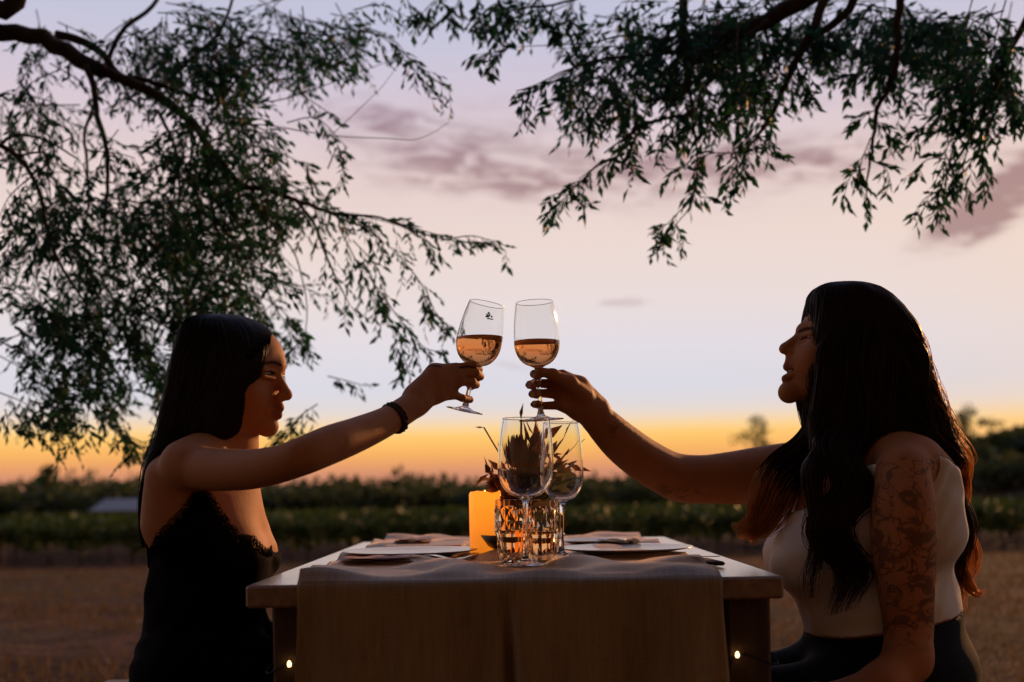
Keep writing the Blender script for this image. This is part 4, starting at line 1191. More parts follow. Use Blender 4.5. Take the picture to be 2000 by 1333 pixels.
# ================================================================== woman in white (facing -X)
def woman_white():
    Y0 = 2.16
    root = thing('person', (float(P(1735, 1320, Y0)[0]), Y0, 0), 'smiling woman in white top and dark jeans with long wavy hair raising a glass', 'person')
    org = np.array(root.location); k = Y0 / F
    def px(a, b, lat=0.0): q = P(a, b, Y0); q[1] -= lat; return q
    T = Body()
    T.ell(px(1695, 1020), (132 * k, .148, 150 * k), .03)
    for s in (-1, 1):
        T.cone(px(1770, 940, .08 * s), px(1778, 1040, .075 * s), 66 * k, 70 * k, .04)
        T.cone(px(1592, 1065, .052 * s), px(1576, 1088, .048 * s), 60 * k, 66 * k, .06)
    T.ell(px(1716, 1180), (146 * k, .140, 125 * k), .04)
    T.ell(px(1738, 1300), (152 * k, .180, 100 * k), .05)
    for s in (-1, 1):
        h = px(1730, 1320, .09 * s); h[2] = .485
        knp = np.array((.25, Y0 - .085 * s, .465)); an = np.array((.31, Y0 - .09 * s, .10))
        T.cone(h, knp, .092, .064, .05); T.cone(knp, an, .060, .040, .02)
    T.chain([(1762, 918, 2.0, 50), (1720, 908, Y0, 52), (1650, 922, 2.31, 46)], .04)
    T.cone(px(1672, 862), px(1745, 900, .12), .034, .040, .04); T.cone(px(1672, 862), px(1690, 905, -.12), .034, .038, .04)
    T.cone(px(1660, 930), px(1640, 990), 58 * k, 66 * k, .05)
    B = Body(); B.pr = list(T.pr)
    for s in (-1, 1):
        an = np.array((.31, Y0 - .09 * s, .10)); B.cone(an + (0, 0, -.04), an + (-.13, 0, -.07), .032, .025, .03)
    B.chain([(1636, 745, Y0, 48), (1642, 815, Y0, 50), (1668, 890, Y0, 60)], .02)
    yaw = R(5)
    pt, sph, con, ell, hk = head_fn(B, 1660, -1, Y0, yaw)
    ell(1662, 655, 97, 75, 87, 10)
    ell(1596, 715, 60, 57, 72, 14)
    for s in (-1, 1): con((1540, 768, 0), (1622, 748, 43 * s), 16, 16, 14)
    sph(1538, 767, 19, 0, 10)
    for s in (-1, 1): sph(1578, 700, 30, 35 * s, 14)
    for s in (-1, 1): con((1567, 647, 4 * s), (1582, 646, 34 * s), 10, 8, 16)
    for s in (-1, 1): sph(1556, 664, 12, 29 * s, 9, True)
    con((1556, 661, 0), (1535, 679, 0), 8, 10.5, 7); sph(1529.5, 683, 10.8, 0, 4)
    for s in (-1, 1): sph(1541, 690, 7.5, 8 * s, 7)
    for s in (-1, 1):
        con((1560, 659, 16 * s), (1569, 658, 42 * s), 4.6, 4.2, 4); con((1561, 672, 17 * s), (1570, 669, 42 * s), 4.6, 4.4, 5)
    con((1540, 699, 0), (1538, 712, 0), 8, 8.5, 5)
    for s in (-1, 1):
        con((1536, 718, 0), (1554, 720, 26 * s), 8.4, 5.0, 4); con((1533, 741, 0), (1554, 725, 25 * s), 8.4, 4.8, 4)
        con((1526, 730, 0), (1549, 723, 22 * s), 4.6, 2.2, 2, True)
    # raised far arm
    B.chain([(1640, 922, 2.31, 56), (1570, 922, 2.315, 58), (1500, 928, 2.31, 56), (1430, 934, 2.30, 50), (1370, 936, 2.29, 45), (1318, 930, 2.28, 43), (1268, 905, 2.25, 41), (1215, 866, 2.21, 38), (1170, 822, 2.17, 31)], .006, smooth=34)
    B.chain([(1350, 945, 2.285, 34), (1325, 940, 2.28, 34)], .02)
    kn = [(1098, 734, 2.118), (1092, 752, 2.126), (1092, 771, 2.126), (1096, 792, 2.12)]
    for i, q in enumerate(kn):
        B.chain([(1162, 806 + (i - 1.5) * 7, 2.165, 25), (1130, 778 + (i - 1.5) * 15, 2.145, 19), (*q, 12)], .012)
    B.chain([(1140, 790, 2.15, 28), (1108, 768, 2.13, 22)], .014)
    fing = [[(*kn[0], 11), (1055, 727, 2.124, 9.6), (1043, 731, 2.100, 8.8), (1050, 736, 2.074, 7.8)],
            [(*kn[1], 11), (1046, 748, 2.126, 9.4), (1034, 752, 2.098, 8.6), (1042, 756, 2.070, 7.6)],
            [(*kn[2], 10.5), (1050, 768, 2.124, 9.0), (1040, 770, 2.098, 8.2), (1048, 773, 2.072, 7.4)],
            [(*kn[3], 10), (1056, 793, 2.120, 8.4), (1044, 790, 2.097, 7.6), (1051, 788, 2.076, 6.8)]]
    for f in fing: B.chain([(a, b, c, r * .9) for a, b, c, r in f], .0025)
    B.chain([(1140, 775, 2.13, 20), (1112, 748, 2.10, 14.5), (1080, 732, 2.080, 10.5), (1056, 726, 2.070, 8.6)], .008)
    # near arm hanging, forearm on the thigh
    B.chain([(1762, 922, 2.0, 50), (1764, 980, 1.985, 58), (1764, 1040, 1.98, 60), (1768, 1118, 1.985, 55), (1774, 1213, 1.99, 46), (1774, 1290, 1.975, 42)], .006, smooth=24)
    B.chain([(1774, 1290, 1.975, 43), (1725, 1335, 1.945, 40), (1665, 1358, 1.95, 31), (1630, 1362, 1.965, 26)], .02)
    B.chain([(1630, 1362, 1.965, 26), (1600, 1360, 1.985, 24)], .015)
    for i in range(4): B.chain([(1600, 1356, 1.965 + i * .02, 12), (1570, 1350 + i * 2, 1.97 + i * .02, 9), (1548, 1354, 1.98 + i * .02, 8)], .004)
    B.chain([(1618, 1350, 1.98, 13), (1590, 1340, 2.0, 9)], .006)
    a, c = P(1500, 800, Y0), P(1780, 545, Y0)
    fine = [((a[0], Y0 - .11, a[2]), (c[0], Y0 + .11, c[2]), .0019),
            ((P(1015, 0, 2.1)[0], 2.04, P(0, 828, 2.14)[2]), (P(1176, 0, 2.17)[0], 2.22, P(0, 700, 2.1)[2]), .0019)]
    V, Q = body_mesh(B, (.02, 1.88, .0), (.96, 2.44, 1.32), .0036, fine)
    me = mesh_np('body', V - org, Q)
    lips = [pt(1533, 718, s * j) for s in (-1, 1) for j in (0, 8, 16)] + [pt(1530, 741, s * j) for s in (-1, 1) for j in (0, 8, 14)]
    set_attr(me, 'lip', near_any(V, lips, .0085))
    ink = (np.clip((2.06 - V[:, 1]) / .03, 0, 1) * (V[:, 0] > P(1660, 0, 2.0)[0]) * np.clip((P(0, 905, 2)[2] - V[:, 2]) / .03, 0, 1) * np.clip((V[:, 2] - .60) / .03, 0, 1))
    ink = np.maximum(ink, near_any(V, [P(x, y, 2.245) for x, y in ((1300, 958), (1335, 968), (1370, 970))], .022) * .8)
    ink = np.maximum(ink, near_any(V, [P(x, y, 2.15) for x, y in ((1185, 820), (1200, 840))], .018) * .7)
    set_attr(me, 'ink', ink); set_attr(me, 'brow', brow_attr(V, pt, 1660, 667, -1, 40))
    obj('body', me, M_skin2, root)
    def child(o): o.location = -org; return o
    def pxpy(X, Z): return CX + (X * cr - (Z - HC) * sr) / k, CY - (X * sr + (Z - HC) * cr) / k
    def hem(p): return np.interp(p, [1480, 1560, 1620, 1720, 1860, 1920], [1250, 1240, 1232, 1212, 1188, 1180])
    def rtop(X, Y, Z):
        a, b = pxpy(X, Z)
        up = np.interp(a, [1480, 1540, 1575, 1610, 1650, 1690, 1740, 1790, 1860], [1010, 1002, 985, 955, 915, 895, 885, 900, 930]) - b
        side = np.abs(Y - Y0) - np.where(b < 985, .158, .4) 
        return np.maximum(np.maximum(up * k * .8, (b - hem(a)) * k) + 0 * Y, side * .9)
    child(garment(T, (.42, 1.90, .58), (.98, 2.42, 1.0), .0036, .0055, rtop, 'white_top', M_top, root, fold=.0013))
    def rj(X, Y, Z):
        a, b = pxpy(X, Z)
        return np.maximum((hem(a) + 3 - b) * k, .12 - Z) + 0 * Y
    jn = child(garment(T, (.12, 1.88, .08), (.98, 2.44, .80), .0042, .0075, rj, 'jeans', M_jeans, root))
    for s in (-1, 1):
        mb = MB(); mb.tube([(.345, Y0 - .09 * s, .045), (.28, Y0 - .09 * s, .042), (.20, Y0 - .09 * s, .032), (.15, Y0 - .09 * s, .024)], [.036, .041, .036, .020], 10); child(mb.build('shoe', M_shoe, root))
    # hair
    core = MB(); st = MB(); tips = MB()
    sec = [(553, 1628, 1662, .012), (557, 1606, 1695, .040), (566, 1592, 1716, .056), (580, 1583, 1734, .066), (600, 1580, 1750, .073), (630, 1580, 1768, .078), (660, 1578, 1779, .081), (690, 1574, 1787, .083), (716, 1571, 1793, .085), (744, 1570, 1800, .086), (770, 1575, 1807, .088), (800, 1585, 1816, .090), (830, 1592, 1826, .092), (860, 1597, 1836, .095), (890, 1602, 1852, .100), (915, 1625, 1852, .098), (935, 1660, 1838, .085)]
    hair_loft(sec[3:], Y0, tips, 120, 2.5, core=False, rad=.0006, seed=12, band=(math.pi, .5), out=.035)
    hair_loft(sec, Y0, st, 2600, 1.6, core_mb=core, rad=.0009, seed=2, tip_cut=.08)
    fy = Y0 - .165
    hair_lock([(1650, 800, fy + .12, 40, .03), (1646, 870, fy + .055, 48, .03), (1648, 935, fy + .012, 46, .026), (1638, 1010, fy, 44, .022), (1640, 1090, fy, 42, .018), (1646, 1150, fy, 44, .016), (1658, 1205, fy + .004, 34, .012)], st, 420, .016, .0010, 3, 2.6)
    hair_lock([(1618, 810, fy + .12, 20, .02), (1610, 875, fy + .055, 26, .02), (1596, 960, fy + .01, 22, .02), (1588, 1040, fy + .005, 18, .015), (1598, 1120, fy, 16, .012), (1588, 1180, fy, 10, .008)], st, 110, .014, .0011, 4, 2.0)
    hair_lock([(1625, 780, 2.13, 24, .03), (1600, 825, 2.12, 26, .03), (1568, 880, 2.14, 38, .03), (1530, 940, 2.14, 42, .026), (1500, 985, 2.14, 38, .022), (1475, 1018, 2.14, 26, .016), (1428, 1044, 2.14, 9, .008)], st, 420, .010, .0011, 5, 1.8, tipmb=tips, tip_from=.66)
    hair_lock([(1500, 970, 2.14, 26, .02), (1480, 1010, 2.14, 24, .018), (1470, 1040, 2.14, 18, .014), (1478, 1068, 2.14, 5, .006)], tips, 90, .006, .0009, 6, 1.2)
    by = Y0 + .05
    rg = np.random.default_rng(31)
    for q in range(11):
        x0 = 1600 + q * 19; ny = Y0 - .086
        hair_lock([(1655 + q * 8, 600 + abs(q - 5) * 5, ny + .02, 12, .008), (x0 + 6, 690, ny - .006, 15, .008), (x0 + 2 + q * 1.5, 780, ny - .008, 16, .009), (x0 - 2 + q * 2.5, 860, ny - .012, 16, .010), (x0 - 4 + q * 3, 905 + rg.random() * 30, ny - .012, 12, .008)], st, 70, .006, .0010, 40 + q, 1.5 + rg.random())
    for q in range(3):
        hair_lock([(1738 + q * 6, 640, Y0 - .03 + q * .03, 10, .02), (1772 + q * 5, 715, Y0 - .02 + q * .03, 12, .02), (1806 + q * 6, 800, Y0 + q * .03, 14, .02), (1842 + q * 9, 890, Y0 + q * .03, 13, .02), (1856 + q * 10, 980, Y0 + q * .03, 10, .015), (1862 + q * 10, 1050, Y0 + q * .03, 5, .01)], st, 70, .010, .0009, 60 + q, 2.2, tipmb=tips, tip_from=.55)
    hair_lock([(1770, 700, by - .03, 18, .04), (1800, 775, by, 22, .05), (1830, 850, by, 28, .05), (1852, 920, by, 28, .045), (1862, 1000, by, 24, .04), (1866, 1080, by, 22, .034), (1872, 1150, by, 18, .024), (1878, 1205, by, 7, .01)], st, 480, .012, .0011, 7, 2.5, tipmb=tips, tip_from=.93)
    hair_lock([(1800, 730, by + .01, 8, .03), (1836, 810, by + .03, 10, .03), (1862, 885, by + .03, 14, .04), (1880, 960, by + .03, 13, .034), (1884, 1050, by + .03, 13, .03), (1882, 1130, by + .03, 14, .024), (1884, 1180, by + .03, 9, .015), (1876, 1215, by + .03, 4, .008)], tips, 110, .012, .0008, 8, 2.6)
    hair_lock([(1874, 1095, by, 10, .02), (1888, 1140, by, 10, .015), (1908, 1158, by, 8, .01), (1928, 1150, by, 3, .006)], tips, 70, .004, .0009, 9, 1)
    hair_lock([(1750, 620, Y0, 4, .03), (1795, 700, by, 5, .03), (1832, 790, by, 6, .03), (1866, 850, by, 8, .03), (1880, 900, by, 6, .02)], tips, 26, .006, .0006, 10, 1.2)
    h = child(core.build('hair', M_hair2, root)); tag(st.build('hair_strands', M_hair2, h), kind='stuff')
    tag(tips.build('hair_tips', M_tips, h), 'hair ends coloured orange as if lit from behind', kind='stuff')
    eyes(pt, hk, 1574, 665, 29, -1, root, yaw)
    for c in root.children:
        if c.name.startswith(('eye', 'eyebrow')): c.location = -org
    for f in fing[:4]:
        (a, b, c, r) = f[2]; q = P(a - 4.5, b + .5, c - .004)
        mb = MB(); mb.lathe([(0, -.004), (.0028, -.003), (.0036, 0), (.0028, .003), (0, .004)], 10, Matrix.Translation(Vector(q))); child(mb.build('fingernail', M_black, root))
    # teeth
    mb = MB(); a = np.array([pt(1536 + abs(j) * .35, 727, j) for j in range(-14, 15, 2)]); mb.tube(a, 2.6 * hk, 6); child(mb.build('teeth', M_eye, root))
woman_white()

# ================================================================== the two overhanging trees
def spray(mbL, mbT, pts, n_side, Lpx, rng, leaflet=.030, twig=.0022, droop=.7, wid=.31):
    """twig with drooping feathery side stalks; pts in metres"""
    pts = resample(np.asarray(pts, float), 14); m_ = len(pts)
    mbT.tube(pts, np.linspace(twig, twig * .45, m_), 4, cap=False)
    tg = np.gradient(pts, axis=0); tg /= np.linalg.norm(tg, axis=1)[:, None]
    B, Dr, Nn, L = [], [], [], []
    for i in range(n_side):
        f = .08 + .92 * (i + rng.random()) / n_side; j = min(int(f * (m_ - 1)), m_ - 2); u = f * (m_ - 1) - j
        b = pts[j] * (1 - u) + pts[j + 1] * u; t = tg[j]
        side = rng.normal(0, 1, 3); side -= t * (side @ t); side /= np.linalg.norm(side) + 1e-9
        d = t * .7 + side * .75; d[2] -= droop * .45; d /= np.linalg.norm(d)
        ln = Lpx * (.55 + .8 * rng.random()); q = 7
        s = np.linspace(0, 1, q)[:, None]
        st = b + d * ln * s + np.array((0, 0, -droop * .35 * ln)) * s ** 2
        mbT.tube(st[::3], np.array([.0010, .0008, .0005]), 3, cap=False)
        nl = max(4, int(ln / leaflet * 2.4))
        for h in range(nl):
            e = .12 + .88 * (h + rng.random() * .6) / nl; p = b + d * ln * e + np.array((0, 0, -droop * .35 * ln)) * e * e
            sd = np.cross(d, (0, 0, 1)) * (1 if h % 2 else -1); sd /= np.linalg.norm(sd) + 1e-9
            B.append(p); Dr.append(d * .75 + sd * .55 + np.array((0, 0, -.55 * droop)) + rng.normal(0, .22, 3)); Nn.append(rng.normal(0, 1, 3)); L.append(leaflet * (.6 + .75 * rng.random()))
    L = np.array(L)
    mbL.leaves(np.array(B), np.array(Dr), np.array(Nn), L, L * (wid + .10 * rng.random(len(L))))

def limb(o, pts, r0, r1, name='branch'):
    W = resample(np.array(pts, float), max(10, len(pts) * 4)); n = len(W)
    if name == 'branch': r0, r1 = r0 * .68, r1 * .8
    W[1:-1] += RNG.normal(0, r0 * .12, (n - 2, 3))
    mb = MB(); mb.tube(W - np.array(o.location), np.linspace(r0, r1, n), 8)
    mb.build(name, M_bark, o); return W

def pl(seq, Y): return [P(a, b, Y if len(q) == 0 else q[0]) for a, b, *q in seq]

def grow(o, groups, fill, seed, leaflet, dens=1.0):
    """groups: hand-placed sprays [(polyline px, Y, n_side, stalk_px)], fill: [(cx, cy, rx, ry, count)]"""
    rng = np.random.default_rng(seed); org = np.array(o.location)
    L, T = MB(), MB()
    for seq, Y, n, lp in groups:
        l2, t2 = MB(), MB()
        W = np.array([P(a, b, Y + rng.normal(0, .03)) for a, b in seq]) - org
        spray(l2, t2, W, n, lp * Y / F, rng, leaflet)
        tw = t2.build('twig', M_bark, o); tag(l2.build('leaf_spray', M_leaf, tw), kind='stuff')
    for cx, cy, rx, ry, cnt, (ya, yb) in fill:
        for _ in range(int(cnt * dens)):
            a = rng.random() * 6.283; r = math.sqrt(rng.random())
            x, y = cx + rx * r * math.cos(a), cy + ry * r * math.sin(a)
            Y = rng.uniform(ya, yb)
            l = 70 + 70 * rng.random(); dx = rng.normal(.25 if cx < 1000 else -.25, .55); dy = abs(rng.normal(.55, .45))
            q = math.hypot(dx, dy); dx, dy = dx / q * l, dy / q * l
            p0, p1, p2 = P(x, y, Y), P(x + dx * .55, y + dy * .35, Y + rng.normal(0, .06)), P(x + dx, y + dy, Y + rng.normal(0, .12))
            spray(L, T, np.array([p0, p1, p2]) - org, rng.integers(6, 10), 46 * Y / F, rng, leaflet)
    f = L.build('foliage', M_leaf, o); tag(f, 'mass of small narrow feathery leaves', kind='stuff')
    t = T.build('twigs', M_bark, o); tag(t, 'fine twigs in the crown', kind='stuff')

def overhead(o, x0, x1, y0, y1, z0, z1, n, seed):
    """the part of the crown above and behind the camera that shades the table"""
    rng = np.random.default_rng(seed); org = np.array(o.location); mb = MB()
    c = np.stack([rng.uniform(x0, x1, n // 40), rng.uniform(y0, y1, n // 40), rng.uniform(z0, z1, n // 40)], 1)
    w = rng.integers(0, len(c), n)
    p = c[w] + rng.normal(0, .22, (n, 3))
    d = rng.normal(0, 1, (n, 3)); d[:, 2] -= .6
    mb.leaves(p - org, d, rng.normal(0, 1, (n, 3)), .06 + .06 * rng.random(n), .02 + .02 * rng.random(n))
    f = mb.build('upper_foliage', M_leaf, o); tag(f, 'upper foliage of the crown', kind='stuff')

def left_tree():
    o = thing('overhanging_tree', (-2.75, 3.3, 0), 'feathery leaved tree overhanging the woman in black', 'tree')
    trunk = [(-2.75, 3.3, -.1), (-2.72, 3.32, .7), (-2.60, 3.35, 1.5), (-2.35, 3.45, 2.1)]
    limb(o, trunk, .20, .12, 'trunk')
    fork = (-2.35, 3.45, 2.1); Y = 3.6
    def pp(seq, Y): return [P(a, b, Y) for a, b in seq]
    limb(o, [fork] + pp([(-120, 70), (-20, 62), (60, 66), (120, 92), (165, 125), (200, 140)], 3.55), .055, .030)
    limb(o, [(-2.6, 3.35, 1.5), (-2.6, 3.5, 2.4), (-2.0, 3.7, 3.4), (-1.2, 3.6, 3.9)], .12, .05)
    limb(o, [fork] + pp([(-160, -60), (-60, -10), (20, 15), (40, -30), (90, -140)], 3.3), .06, .03)
    S = []
    def b(seq, Y, r0, r1): return limb(o, pp(seq, Y), r0, r1)
    b([(190, 136), (245, 156), (300, 182), (340, 212), (385, 250), (402, 280), (430, 315), (472, 360), (525, 372), (577, 392), (665, 420)], 3.55, .026, .007)
    b([(110, 68), (160, 80), (210, 118), (222, 140), (285, 158), (385, 190), (420, 196), (450, 170), (470, 150)], 3.65, .022, .005)
    b([(168, 128), (185, 180), (190, 228), (207, 285), (210, 340), (205, 420), (200, 520)], 3.5, .016, .004)
    b([(0, 284), (32, 305), (56, 333), (80, 385), (92, 450), (120, 520), (165, 590), (190, 650)], 3.3, .011, .003)
    b([(0, 284), (20, 268), (70, 268), (110, 285), (150, 310)], 3.35, .008, .003)
    b([(34, 306), (70, 298), (86, 298), (94, 340), (100, 400)], 3.3, .006, .002)
    b([(308, 217), (335, 270), (350, 330), (345, 420), (330, 520)], 3.6, .009, .003)
    b([(402, 280), (408, 350), (420, 430), (440, 520), (435, 600)], 3.5, .009, .003)
    b([(180, 215), (165, 260), (170, 320), (172, 400), (150, 500), (110, 600)], 3.75, .009, .003)
    b([(525, 372), (520, 420), (545, 455), (575, 495), (590, 545), (600, 600), (596, 660)], 3.5, .005, .0018)
    b([(577, 392), (610, 430), (630, 480), (655, 540), (680, 590)], 3.4, .007, .002)
    b([(665, 420), (740, 425), (810, 452), (880, 470), (955, 478)], 3.4, .006, .0016)
    b([(300, 182), (380, 110), (430, 60), (460, -20)], 3.8, .012, .006)
    b([(200, 140), (240, 60), (300, 10), (330, -60)], 3.9, .014, .008)
    b([(470, 200), (545, 196), (575, 188), (640, 165), (720, 135), (760, 120)], 3.5, .0035, .0012)
    b([(420, 240), (520, 245), (600, 258), (650, 265), (760, 271), (812, 273), (845, 260), (876, 240)], 3.45, .0036, .0010)
    b([(650, 262), (700, 215), (750, 165), (775, 130)], 3.4, .0018, .0009)
    b([(560, 60), (640, 70), (720, 62), (770, 90), (800, 130)], 3.5, .0045, .0014)
    G = []
    def g(seq, Y, n, lp): G.append((seq, Y, n, lp))
    g([(700, 60), (760, 75), (800, 120), (830, 165)], 3.5, 14, 46); g([(770, 88), (830, 140), (880, 180)], 3.5, 10, 36); g([(690, 20), (740, 10), (790, 30)], 3.6, 8, 34); g([(715, 55), (690, 70), (670, 85)], 3.5, 6, 30)
    g([(620, 130), (680, 100), (640, 60)], 3.6, 9, 40)
    g([(560, 120), (640, 130), (680, 125)], 3.6, 11, 42)
    g([(590, 395), (660, 425), (720, 450), (780, 500)], 3.4, 17, 52); g([(640, 415), (720, 425), (800, 450), (860, 490)], 3.4, 17, 48)
    g([(760, 430), (840, 455), (900, 470), (940, 480)], 3.4, 13, 40); g([(860, 470), (930, 462), (965, 475), (988, 490)], 3.4, 11, 30)
    g([(610, 430), (640, 510), (680, 590), (700, 620)], 3.4, 13, 50); g([(660, 440), (700, 520), (730, 590), (780, 660)], 3.4, 16, 54)
    g([(720, 540), (770, 610), (810, 680), (800, 720)], 3.35, 13, 48); g([(780, 500), (825, 560), (835, 600), (860, 640)], 3.35, 12, 46); g([(830, 560), (845, 600), (875, 640)], 3.35, 8, 36)
    g([(690, 470), (740, 530), (760, 600)], 3.4, 12, 50)
    g([(800, 640), (830, 680), (870, 690)], 3.3, 8, 40); g([(780, 660), (790, 700), (800, 735)], 3.3, 8, 30)
    g([(640, 330), (660, 290), (672, 330), (660, 380)], 3.4, 9, 34); g([(560, 240), (610, 230), (680, 290)], 3.5, 8, 34); g([(580, 180), (640, 220), (660, 240)], 3.5, 6, 32)
    g([(596, 655), (575, 680), (560, 700)], 3.5, 8, 32); g([(590, 660), (600, 680), (608, 690)], 3.5, 5, 24)
    g([(620, 790), (590, 810), (560, 840), (520, 870)], 3.7, 12, 34); g([(600, 800), (575, 830), (545, 860)], 3.75, 8, 34)
    g([(640, 735), (680, 745), (715, 755)], 3.8, 6, 26)
    g([(540, 420), (540, 470), (535, 500)], 3.5, 3, 26); g([(500, 470), (550, 500), (580, 530)], 3.6, 8, 36)
    g([(230, 850), (262, 880), (275, 900)], 3.8, 9, 34); g([(240, 830), (255, 860), (250, 890)], 3.8, 8, 34)
    g([(60, 780), (50, 830), (70, 850)], 3.5, 7, 36); g([(10, 800), (20, 830), (40, 850)], 3.5, 7, 36); g([(150, 780), (120, 810), (90, 830)], 3.6, 8, 36)
    fl = [(420, 45, 160, 55, 46, (3.5, 4.3)), (200, 30, 150, 40, 16, (3.5, 4.3)), (300, 110, 110, 50, 20, (3.4, 4.2)), (470, 110, 80, 60, 22, (3.5, 4.2)), (600, 40, 80, 60, 18, (3.5, 4.2)),
          (60, 150, 80, 60, 10, (3.3, 4.2)), (90, 230, 90, 60, 12, (3.3, 4.2)), (400, 230, 70, 45, 24, (3.3, 4)), (470, 280, 60, 60, 20, (3.3, 4)), (330, 300, 110, 60, 20, (3.3, 4.2)),
          (200, 330, 130, 80, 26, (3.3, 4.2)), (420, 360, 120, 60, 34, (3.3, 4)), (560, 380, 70, 40, 16, (3.3, 3.8)), (60, 400, 90, 80, 18, (3.2, 4)), (160, 450, 120, 90, 42, (3.2, 4.2)), (310, 440, 110, 90, 46, (3.2, 4.2)),
          (430, 470, 80, 70, 24, (3.3, 4)), (60, 560, 90, 90, 26, (3.2, 4)), (200, 570, 120, 80, 36, (3.3, 4.2)), (340, 560, 110, 70, 34, (3.3, 4.2)), (460, 560, 70, 60, 20, (3.3, 4)), (520, 590, 40, 40, 7, (3.3, 4)),
          (80, 680, 90, 70, 18, (3.3, 4)), (220, 670, 100, 70, 26, (3.3, 4)), (300, 720, 60, 60, 12, (3.4, 4)), (60, 760, 80, 40, 10, (3.3, 4)), (190, 770, 80, 40, 12, (3.5, 4)), (255, 830, 40, 30, 5, (3.6, 4))]
    grow(o, G, fl, 21, .031, .78)
    overhead(o, -5.0, -.2, -5.5, 3.0, 2.75, 4.6, 34000, 5)
left_tree()

def right_tree():
    o = thing('overhanging_tree', (2.85, 2.9, 0), 'broad leafed tree overhanging the woman in white', 'tree')
    limb(o, [(2.85, 2.9, -.1), (2.82, 2.95, .9), (2.65, 3.05, 1.8), (2.35, 3.2, 2.6)], .22, .13, 'trunk')
    def pp(seq, Y): return [P(a, b, Y) for a, b in seq]
    fork = (2.35, 3.2, 2.6)
    limb(o, [fork] + pp([(1960, -150), (1800, -90), (1640, -40), (1560, 10), (1500, 40), (1440, 60), (1380, 85), (1330, 110)], 3.3), .085, .022)
    limb(o, [fork] + pp([(2080, -40), (2010, 30), (1975, 90), (1950, 150), (1920, 220), (1890, 280), (1850, 340)], 3.2), .035, .004)
    limb(o, [(2.65, 3.05, 1.8), (2.5, 2.9, 3.0), (1.8, 2.4, 3.9), (.9, 1.6, 4.2)], .13, .05)
    def b(seq, Y, r0, r1): return limb(o, pp(seq, Y), r0, r1)
    b([(1640, -40), (1600, 20), (1592, 50), (1570, 90), (1540, 150), (1510, 220), (1470, 280), (1440, 330)], 3.25, .024, .003)
    b([(1690, -70), (1650, 30), (1600, 65)], 3.3, .022, .014)
    b([(1800, -90), (1760, 0), (1752, 60), (1752, 120), (1735, 175), (1715, 210), (1705, 280), (1695, 350), (1690, 400)], 3.2, .022, .002)
    b([(1500, 40), (1420, 100), (1350, 130), (1345, 170), (1350, 220), (1310, 230), (1260, 245), (1220, 270), (1180, 300)], 3.25, .012, .003)
    b([(1345, 150), (1330, 190), (1280, 195), (1250, 200)], 3.25, .012, .004)
    b([(1380, 85), (1300, 105), (1230, 110), (1160, 120), (1100, 140), (1050, 165), (1008, 178)], 3.3, .011, .0012)
    b([(1300, 80), (1220, 70), (1150, 85), (1090, 88), (1010, 92)], 3.4, .006, .0012)
    b([(1250, 245), (1225, 270), (1212, 300), (1170, 320), (1130, 360), (1090, 400), (1065, 425)], 3.2, .005, .0012)
    b([(1350, 220), (1360, 280), (1362, 320), (1358, 360), (1350, 400), (1320, 440), (1300, 480)], 3.2, .005, .0012)
    b([(1960, 150), (1900, 180), (1870, 260), (1850, 340), (1840, 410)], 3.15, .008, .0015)
    b([(1975, 90), (1960, 180), (1930, 260), (1920, 330), (1940, 370)], 3.2, .008, .0015)
    b([(1250, -40), (1150, -10), (1080, 10), (1000, 20)], 3.5, .010, .003)
    b([(1330, 110), (1340, -60)], 3.4, .016, .02)
    G = []
    def g(seq, Y, n, lp): G.append((seq, Y, n, lp))
    # fringe, left to right
    g([(1010, 90), (975, 100), (945, 110), (925, 115)], 3.4, 11, 24); g([(985, 95), (960, 125), (950, 150)], 3.4, 4, 20)
    g([(930, -15), (935, 25), (950, 65)], 3.5, 12, 36); g([(965, -15), (985, 20), (1000, 50)], 3.5, 12, 36); g([(1125, -15), (1110, 25), (1130, 60)], 3.5, 11, 36); g([(850, -20), (870, 15), (885, 40)], 3.6, 10, 34); g([(1060, -15), (1050, 20), (1060, 45)], 3.5, 10, 34); g([(790, -20), (800, 10), (825, 35)], 3.6, 9, 34)
    g([(1000, 20), (975, 55), (965, 90)], 3.5, 10, 34); g([(1080, 10), (1075, 50), (1090, 70)], 3.5, 10, 32); g([(1040, 0), (1020, 20), (1000, 40)], 3.5, 8, 34); g([(850, 0), (830, 20), (815, 40)], 3.6, 9, 34); g([(900, -10), (890, 15), (880, 30)], 3.6, 8, 30)
    g([(1130, 130), (1070, 160), (1030, 190), (1025, 235)], 3.3, 13, 34); g([(1100, 150), (1050, 170), (1010, 178)], 3.3, 7, 24); g([(1160, 150), (1100, 190), (1060, 210)], 3.3, 11, 36); g([(1180, 160), (1150, 210), (1120, 240)], 3.3, 12, 42)
    g([(1220, 180), (1180, 220), (1150, 250)], 3.25, 12, 42); g([(1230, 200), (1245, 230), (1240, 260)], 3.25, 9, 36); g([(1140, 210), (1160, 250), (1165, 270)], 3.25, 6, 26)
    g([(1290, 230), (1230, 280), (1190, 310)], 3.2, 10, 36); g([(1220, 300), (1160, 330), (1130, 350)], 3.2, 10, 34); g([(1150, 345), (1100, 375), (1068, 385)], 3.2, 9, 30); g([(1120, 370), (1090, 400), (1062, 428)], 3.2, 11, 30); g([(1110, 380), (1130, 395), (1150, 405)], 3.2, 4, 22); g([(1200, 310), (1225, 325), (1240, 345)], 3.2, 5, 24)
    g([(1300, 245), (1290, 280), (1280, 300)], 3.2, 8, 32); g([(1250, 250), (1235, 290), (1230, 310)], 3.2, 7, 28)
    g([(1345, 200), (1320, 240), (1310, 270)], 3.2, 9, 36); g([(1400, 230), (1380, 260), (1340, 250)], 3.2, 10, 34)
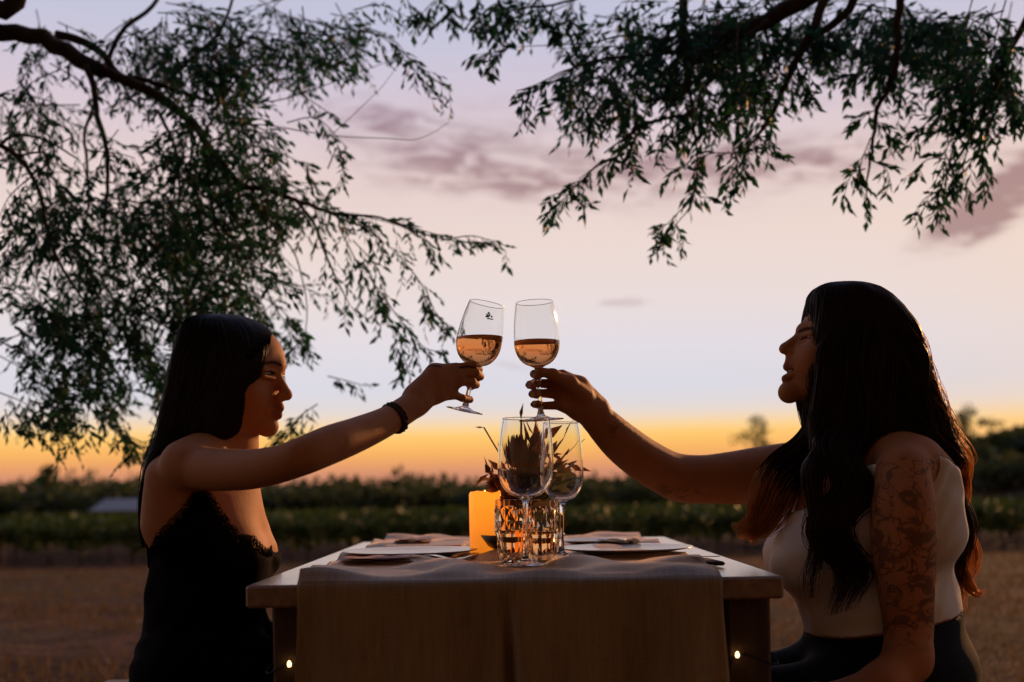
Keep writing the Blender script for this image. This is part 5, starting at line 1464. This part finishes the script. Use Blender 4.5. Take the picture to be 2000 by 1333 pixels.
    g([(1360, 300), (1330, 330), (1300, 330)], 3.2, 7, 28); g([(1360, 290), (1362, 340), (1355, 385)], 3.2, 11, 28); g([(1355, 370), (1370, 385), (1390, 385)], 3.2, 4, 22); g([(1330, 410), (1300, 440), (1270, 460)], 3.2, 8, 30); g([(1315, 430), (1300, 465), (1292, 490)], 3.2, 9, 28); g([(1320, 440), (1330, 460), (1335, 480)], 3.2, 4, 22)
    g([(1520, 150), (1500, 210), (1480, 250), (1470, 300)], 3.2, 15, 44); g([(1480, 240), (1450, 290), (1430, 330), (1420, 365)], 3.2, 16, 40); g([(1480, 260), (1500, 290), (1520, 310)], 3.2, 8, 32); g([(1440, 310), (1450, 340), (1445, 365)], 3.2, 8, 28); g([(1440, 300), (1390, 300), (1370, 310)], 3.2, 7, 28)
    g([(1540, 130), (1560, 160), (1590, 180)], 3.2, 9, 36); g([(1550, 110), (1580, 150), (1575, 190)], 3.2, 8, 34); g([(1500, 180), (1450, 190), (1410, 200)], 3.2, 9, 34); g([(1450, 200), (1420, 230), (1400, 240)], 3.2, 7, 30); g([(1560, 100), (1610, 110), (1635, 125)], 3.25, 6, 32)
    g([(1750, 90), (1740, 130), (1720, 165)], 3.2, 15, 40); g([(1740, 100), (1700, 130), (1660, 150)], 3.2, 12, 38); g([(1760, 80), (1790, 105), (1815, 120)], 3.2, 9, 34); g([(1690, 140), (1660, 165), (1645, 180)], 3.2, 8, 30); g([(1740, 150), (1755, 165), (1760, 180)], 3.2, 6, 24)
    g([(1710, 215), (1690, 225), (1660, 235)], 3.2, 7, 28); g([(1705, 230), (1730, 260), (1745, 290)], 3.2, 9, 28); g([(1700, 270), (1680, 340), (1690, 400)], 3.2, 12, 28); g([(1695, 310), (1730, 330), (1740, 360)], 3.2, 7, 26); g([(1690, 330), (1665, 340), (1648, 385)], 3.2, 8, 26)
    g([(1920, 150), (1880, 210), (1850, 250), (1810, 250)], 3.15, 15, 40); g([(1890, 220), (1850, 290), (1840, 350)], 3.15, 15, 38); g([(1850, 330), (1835, 380), (1830, 425)], 3.15, 12, 32); g([(1840, 370), (1800, 395), (1785, 420)], 3.15, 8, 28); g([(1870, 230), (1810, 240), (1780, 280)], 3.15, 10, 34); g([(1850, 310), (1800, 320), (1775, 345)], 3.15, 8, 30)
    g([(1940, 170), (1930, 230), (1945, 270)], 3.15, 12, 38); g([(1930, 240), (1920, 300), (1935, 360)], 3.15, 13, 34); g([(1890, 290), (1880, 340), (1890, 370)], 3.15, 10, 32); g([(1960, 180), (1985, 220), (1995, 240)], 3.15, 8, 32); g([(1910, 300), (1870, 350), (1850, 370)], 3.15, 10, 32)
    fl = [(1400, 40, 90, 55, 44, (3.1, 4.0)), (1480, 50, 70, 60, 34, (3.1, 4)), (1300, 60, 90, 50, 20, (3.2, 4)), (1230, 120, 80, 40, 26, (3.2, 3.8)), (1170, 130, 60, 30, 10, (3.2, 3.7)), (1420, 115, 80, 40, 24, (3.1, 3.8)),
          (1560, 10, 80, 30, 16, (3.1, 4)), (1660, 20, 80, 45, 16, (3.1, 4)), (1750, 40, 70, 50, 32, (3.1, 4)), (1840, 40, 70, 40, 24, (3.1, 4)), (1930, 60, 80, 80, 42, (3.0, 4)), (1960, 140, 50, 60, 26, (3.0, 3.8)), (1380, 0, 120, 30, 18, (3.3, 4)),
          (1150, 15, 100, 25, 10, (3.3, 4)), (1040, 5, 60, 15, 6, (3.3, 4)), (1300, 170, 60, 30, 12, (3.2, 3.6)), (1880, 140, 50, 50, 14, (3.1, 3.6)), (1500, 120, 60, 40, 16, (3.1, 3.7))]
    grow(o, G, fl, 22, .034, .64)
    overhead(o, -.2, 5.0, -5.5, 3.0, 2.85, 4.8, 34000, 6)
right_tree()
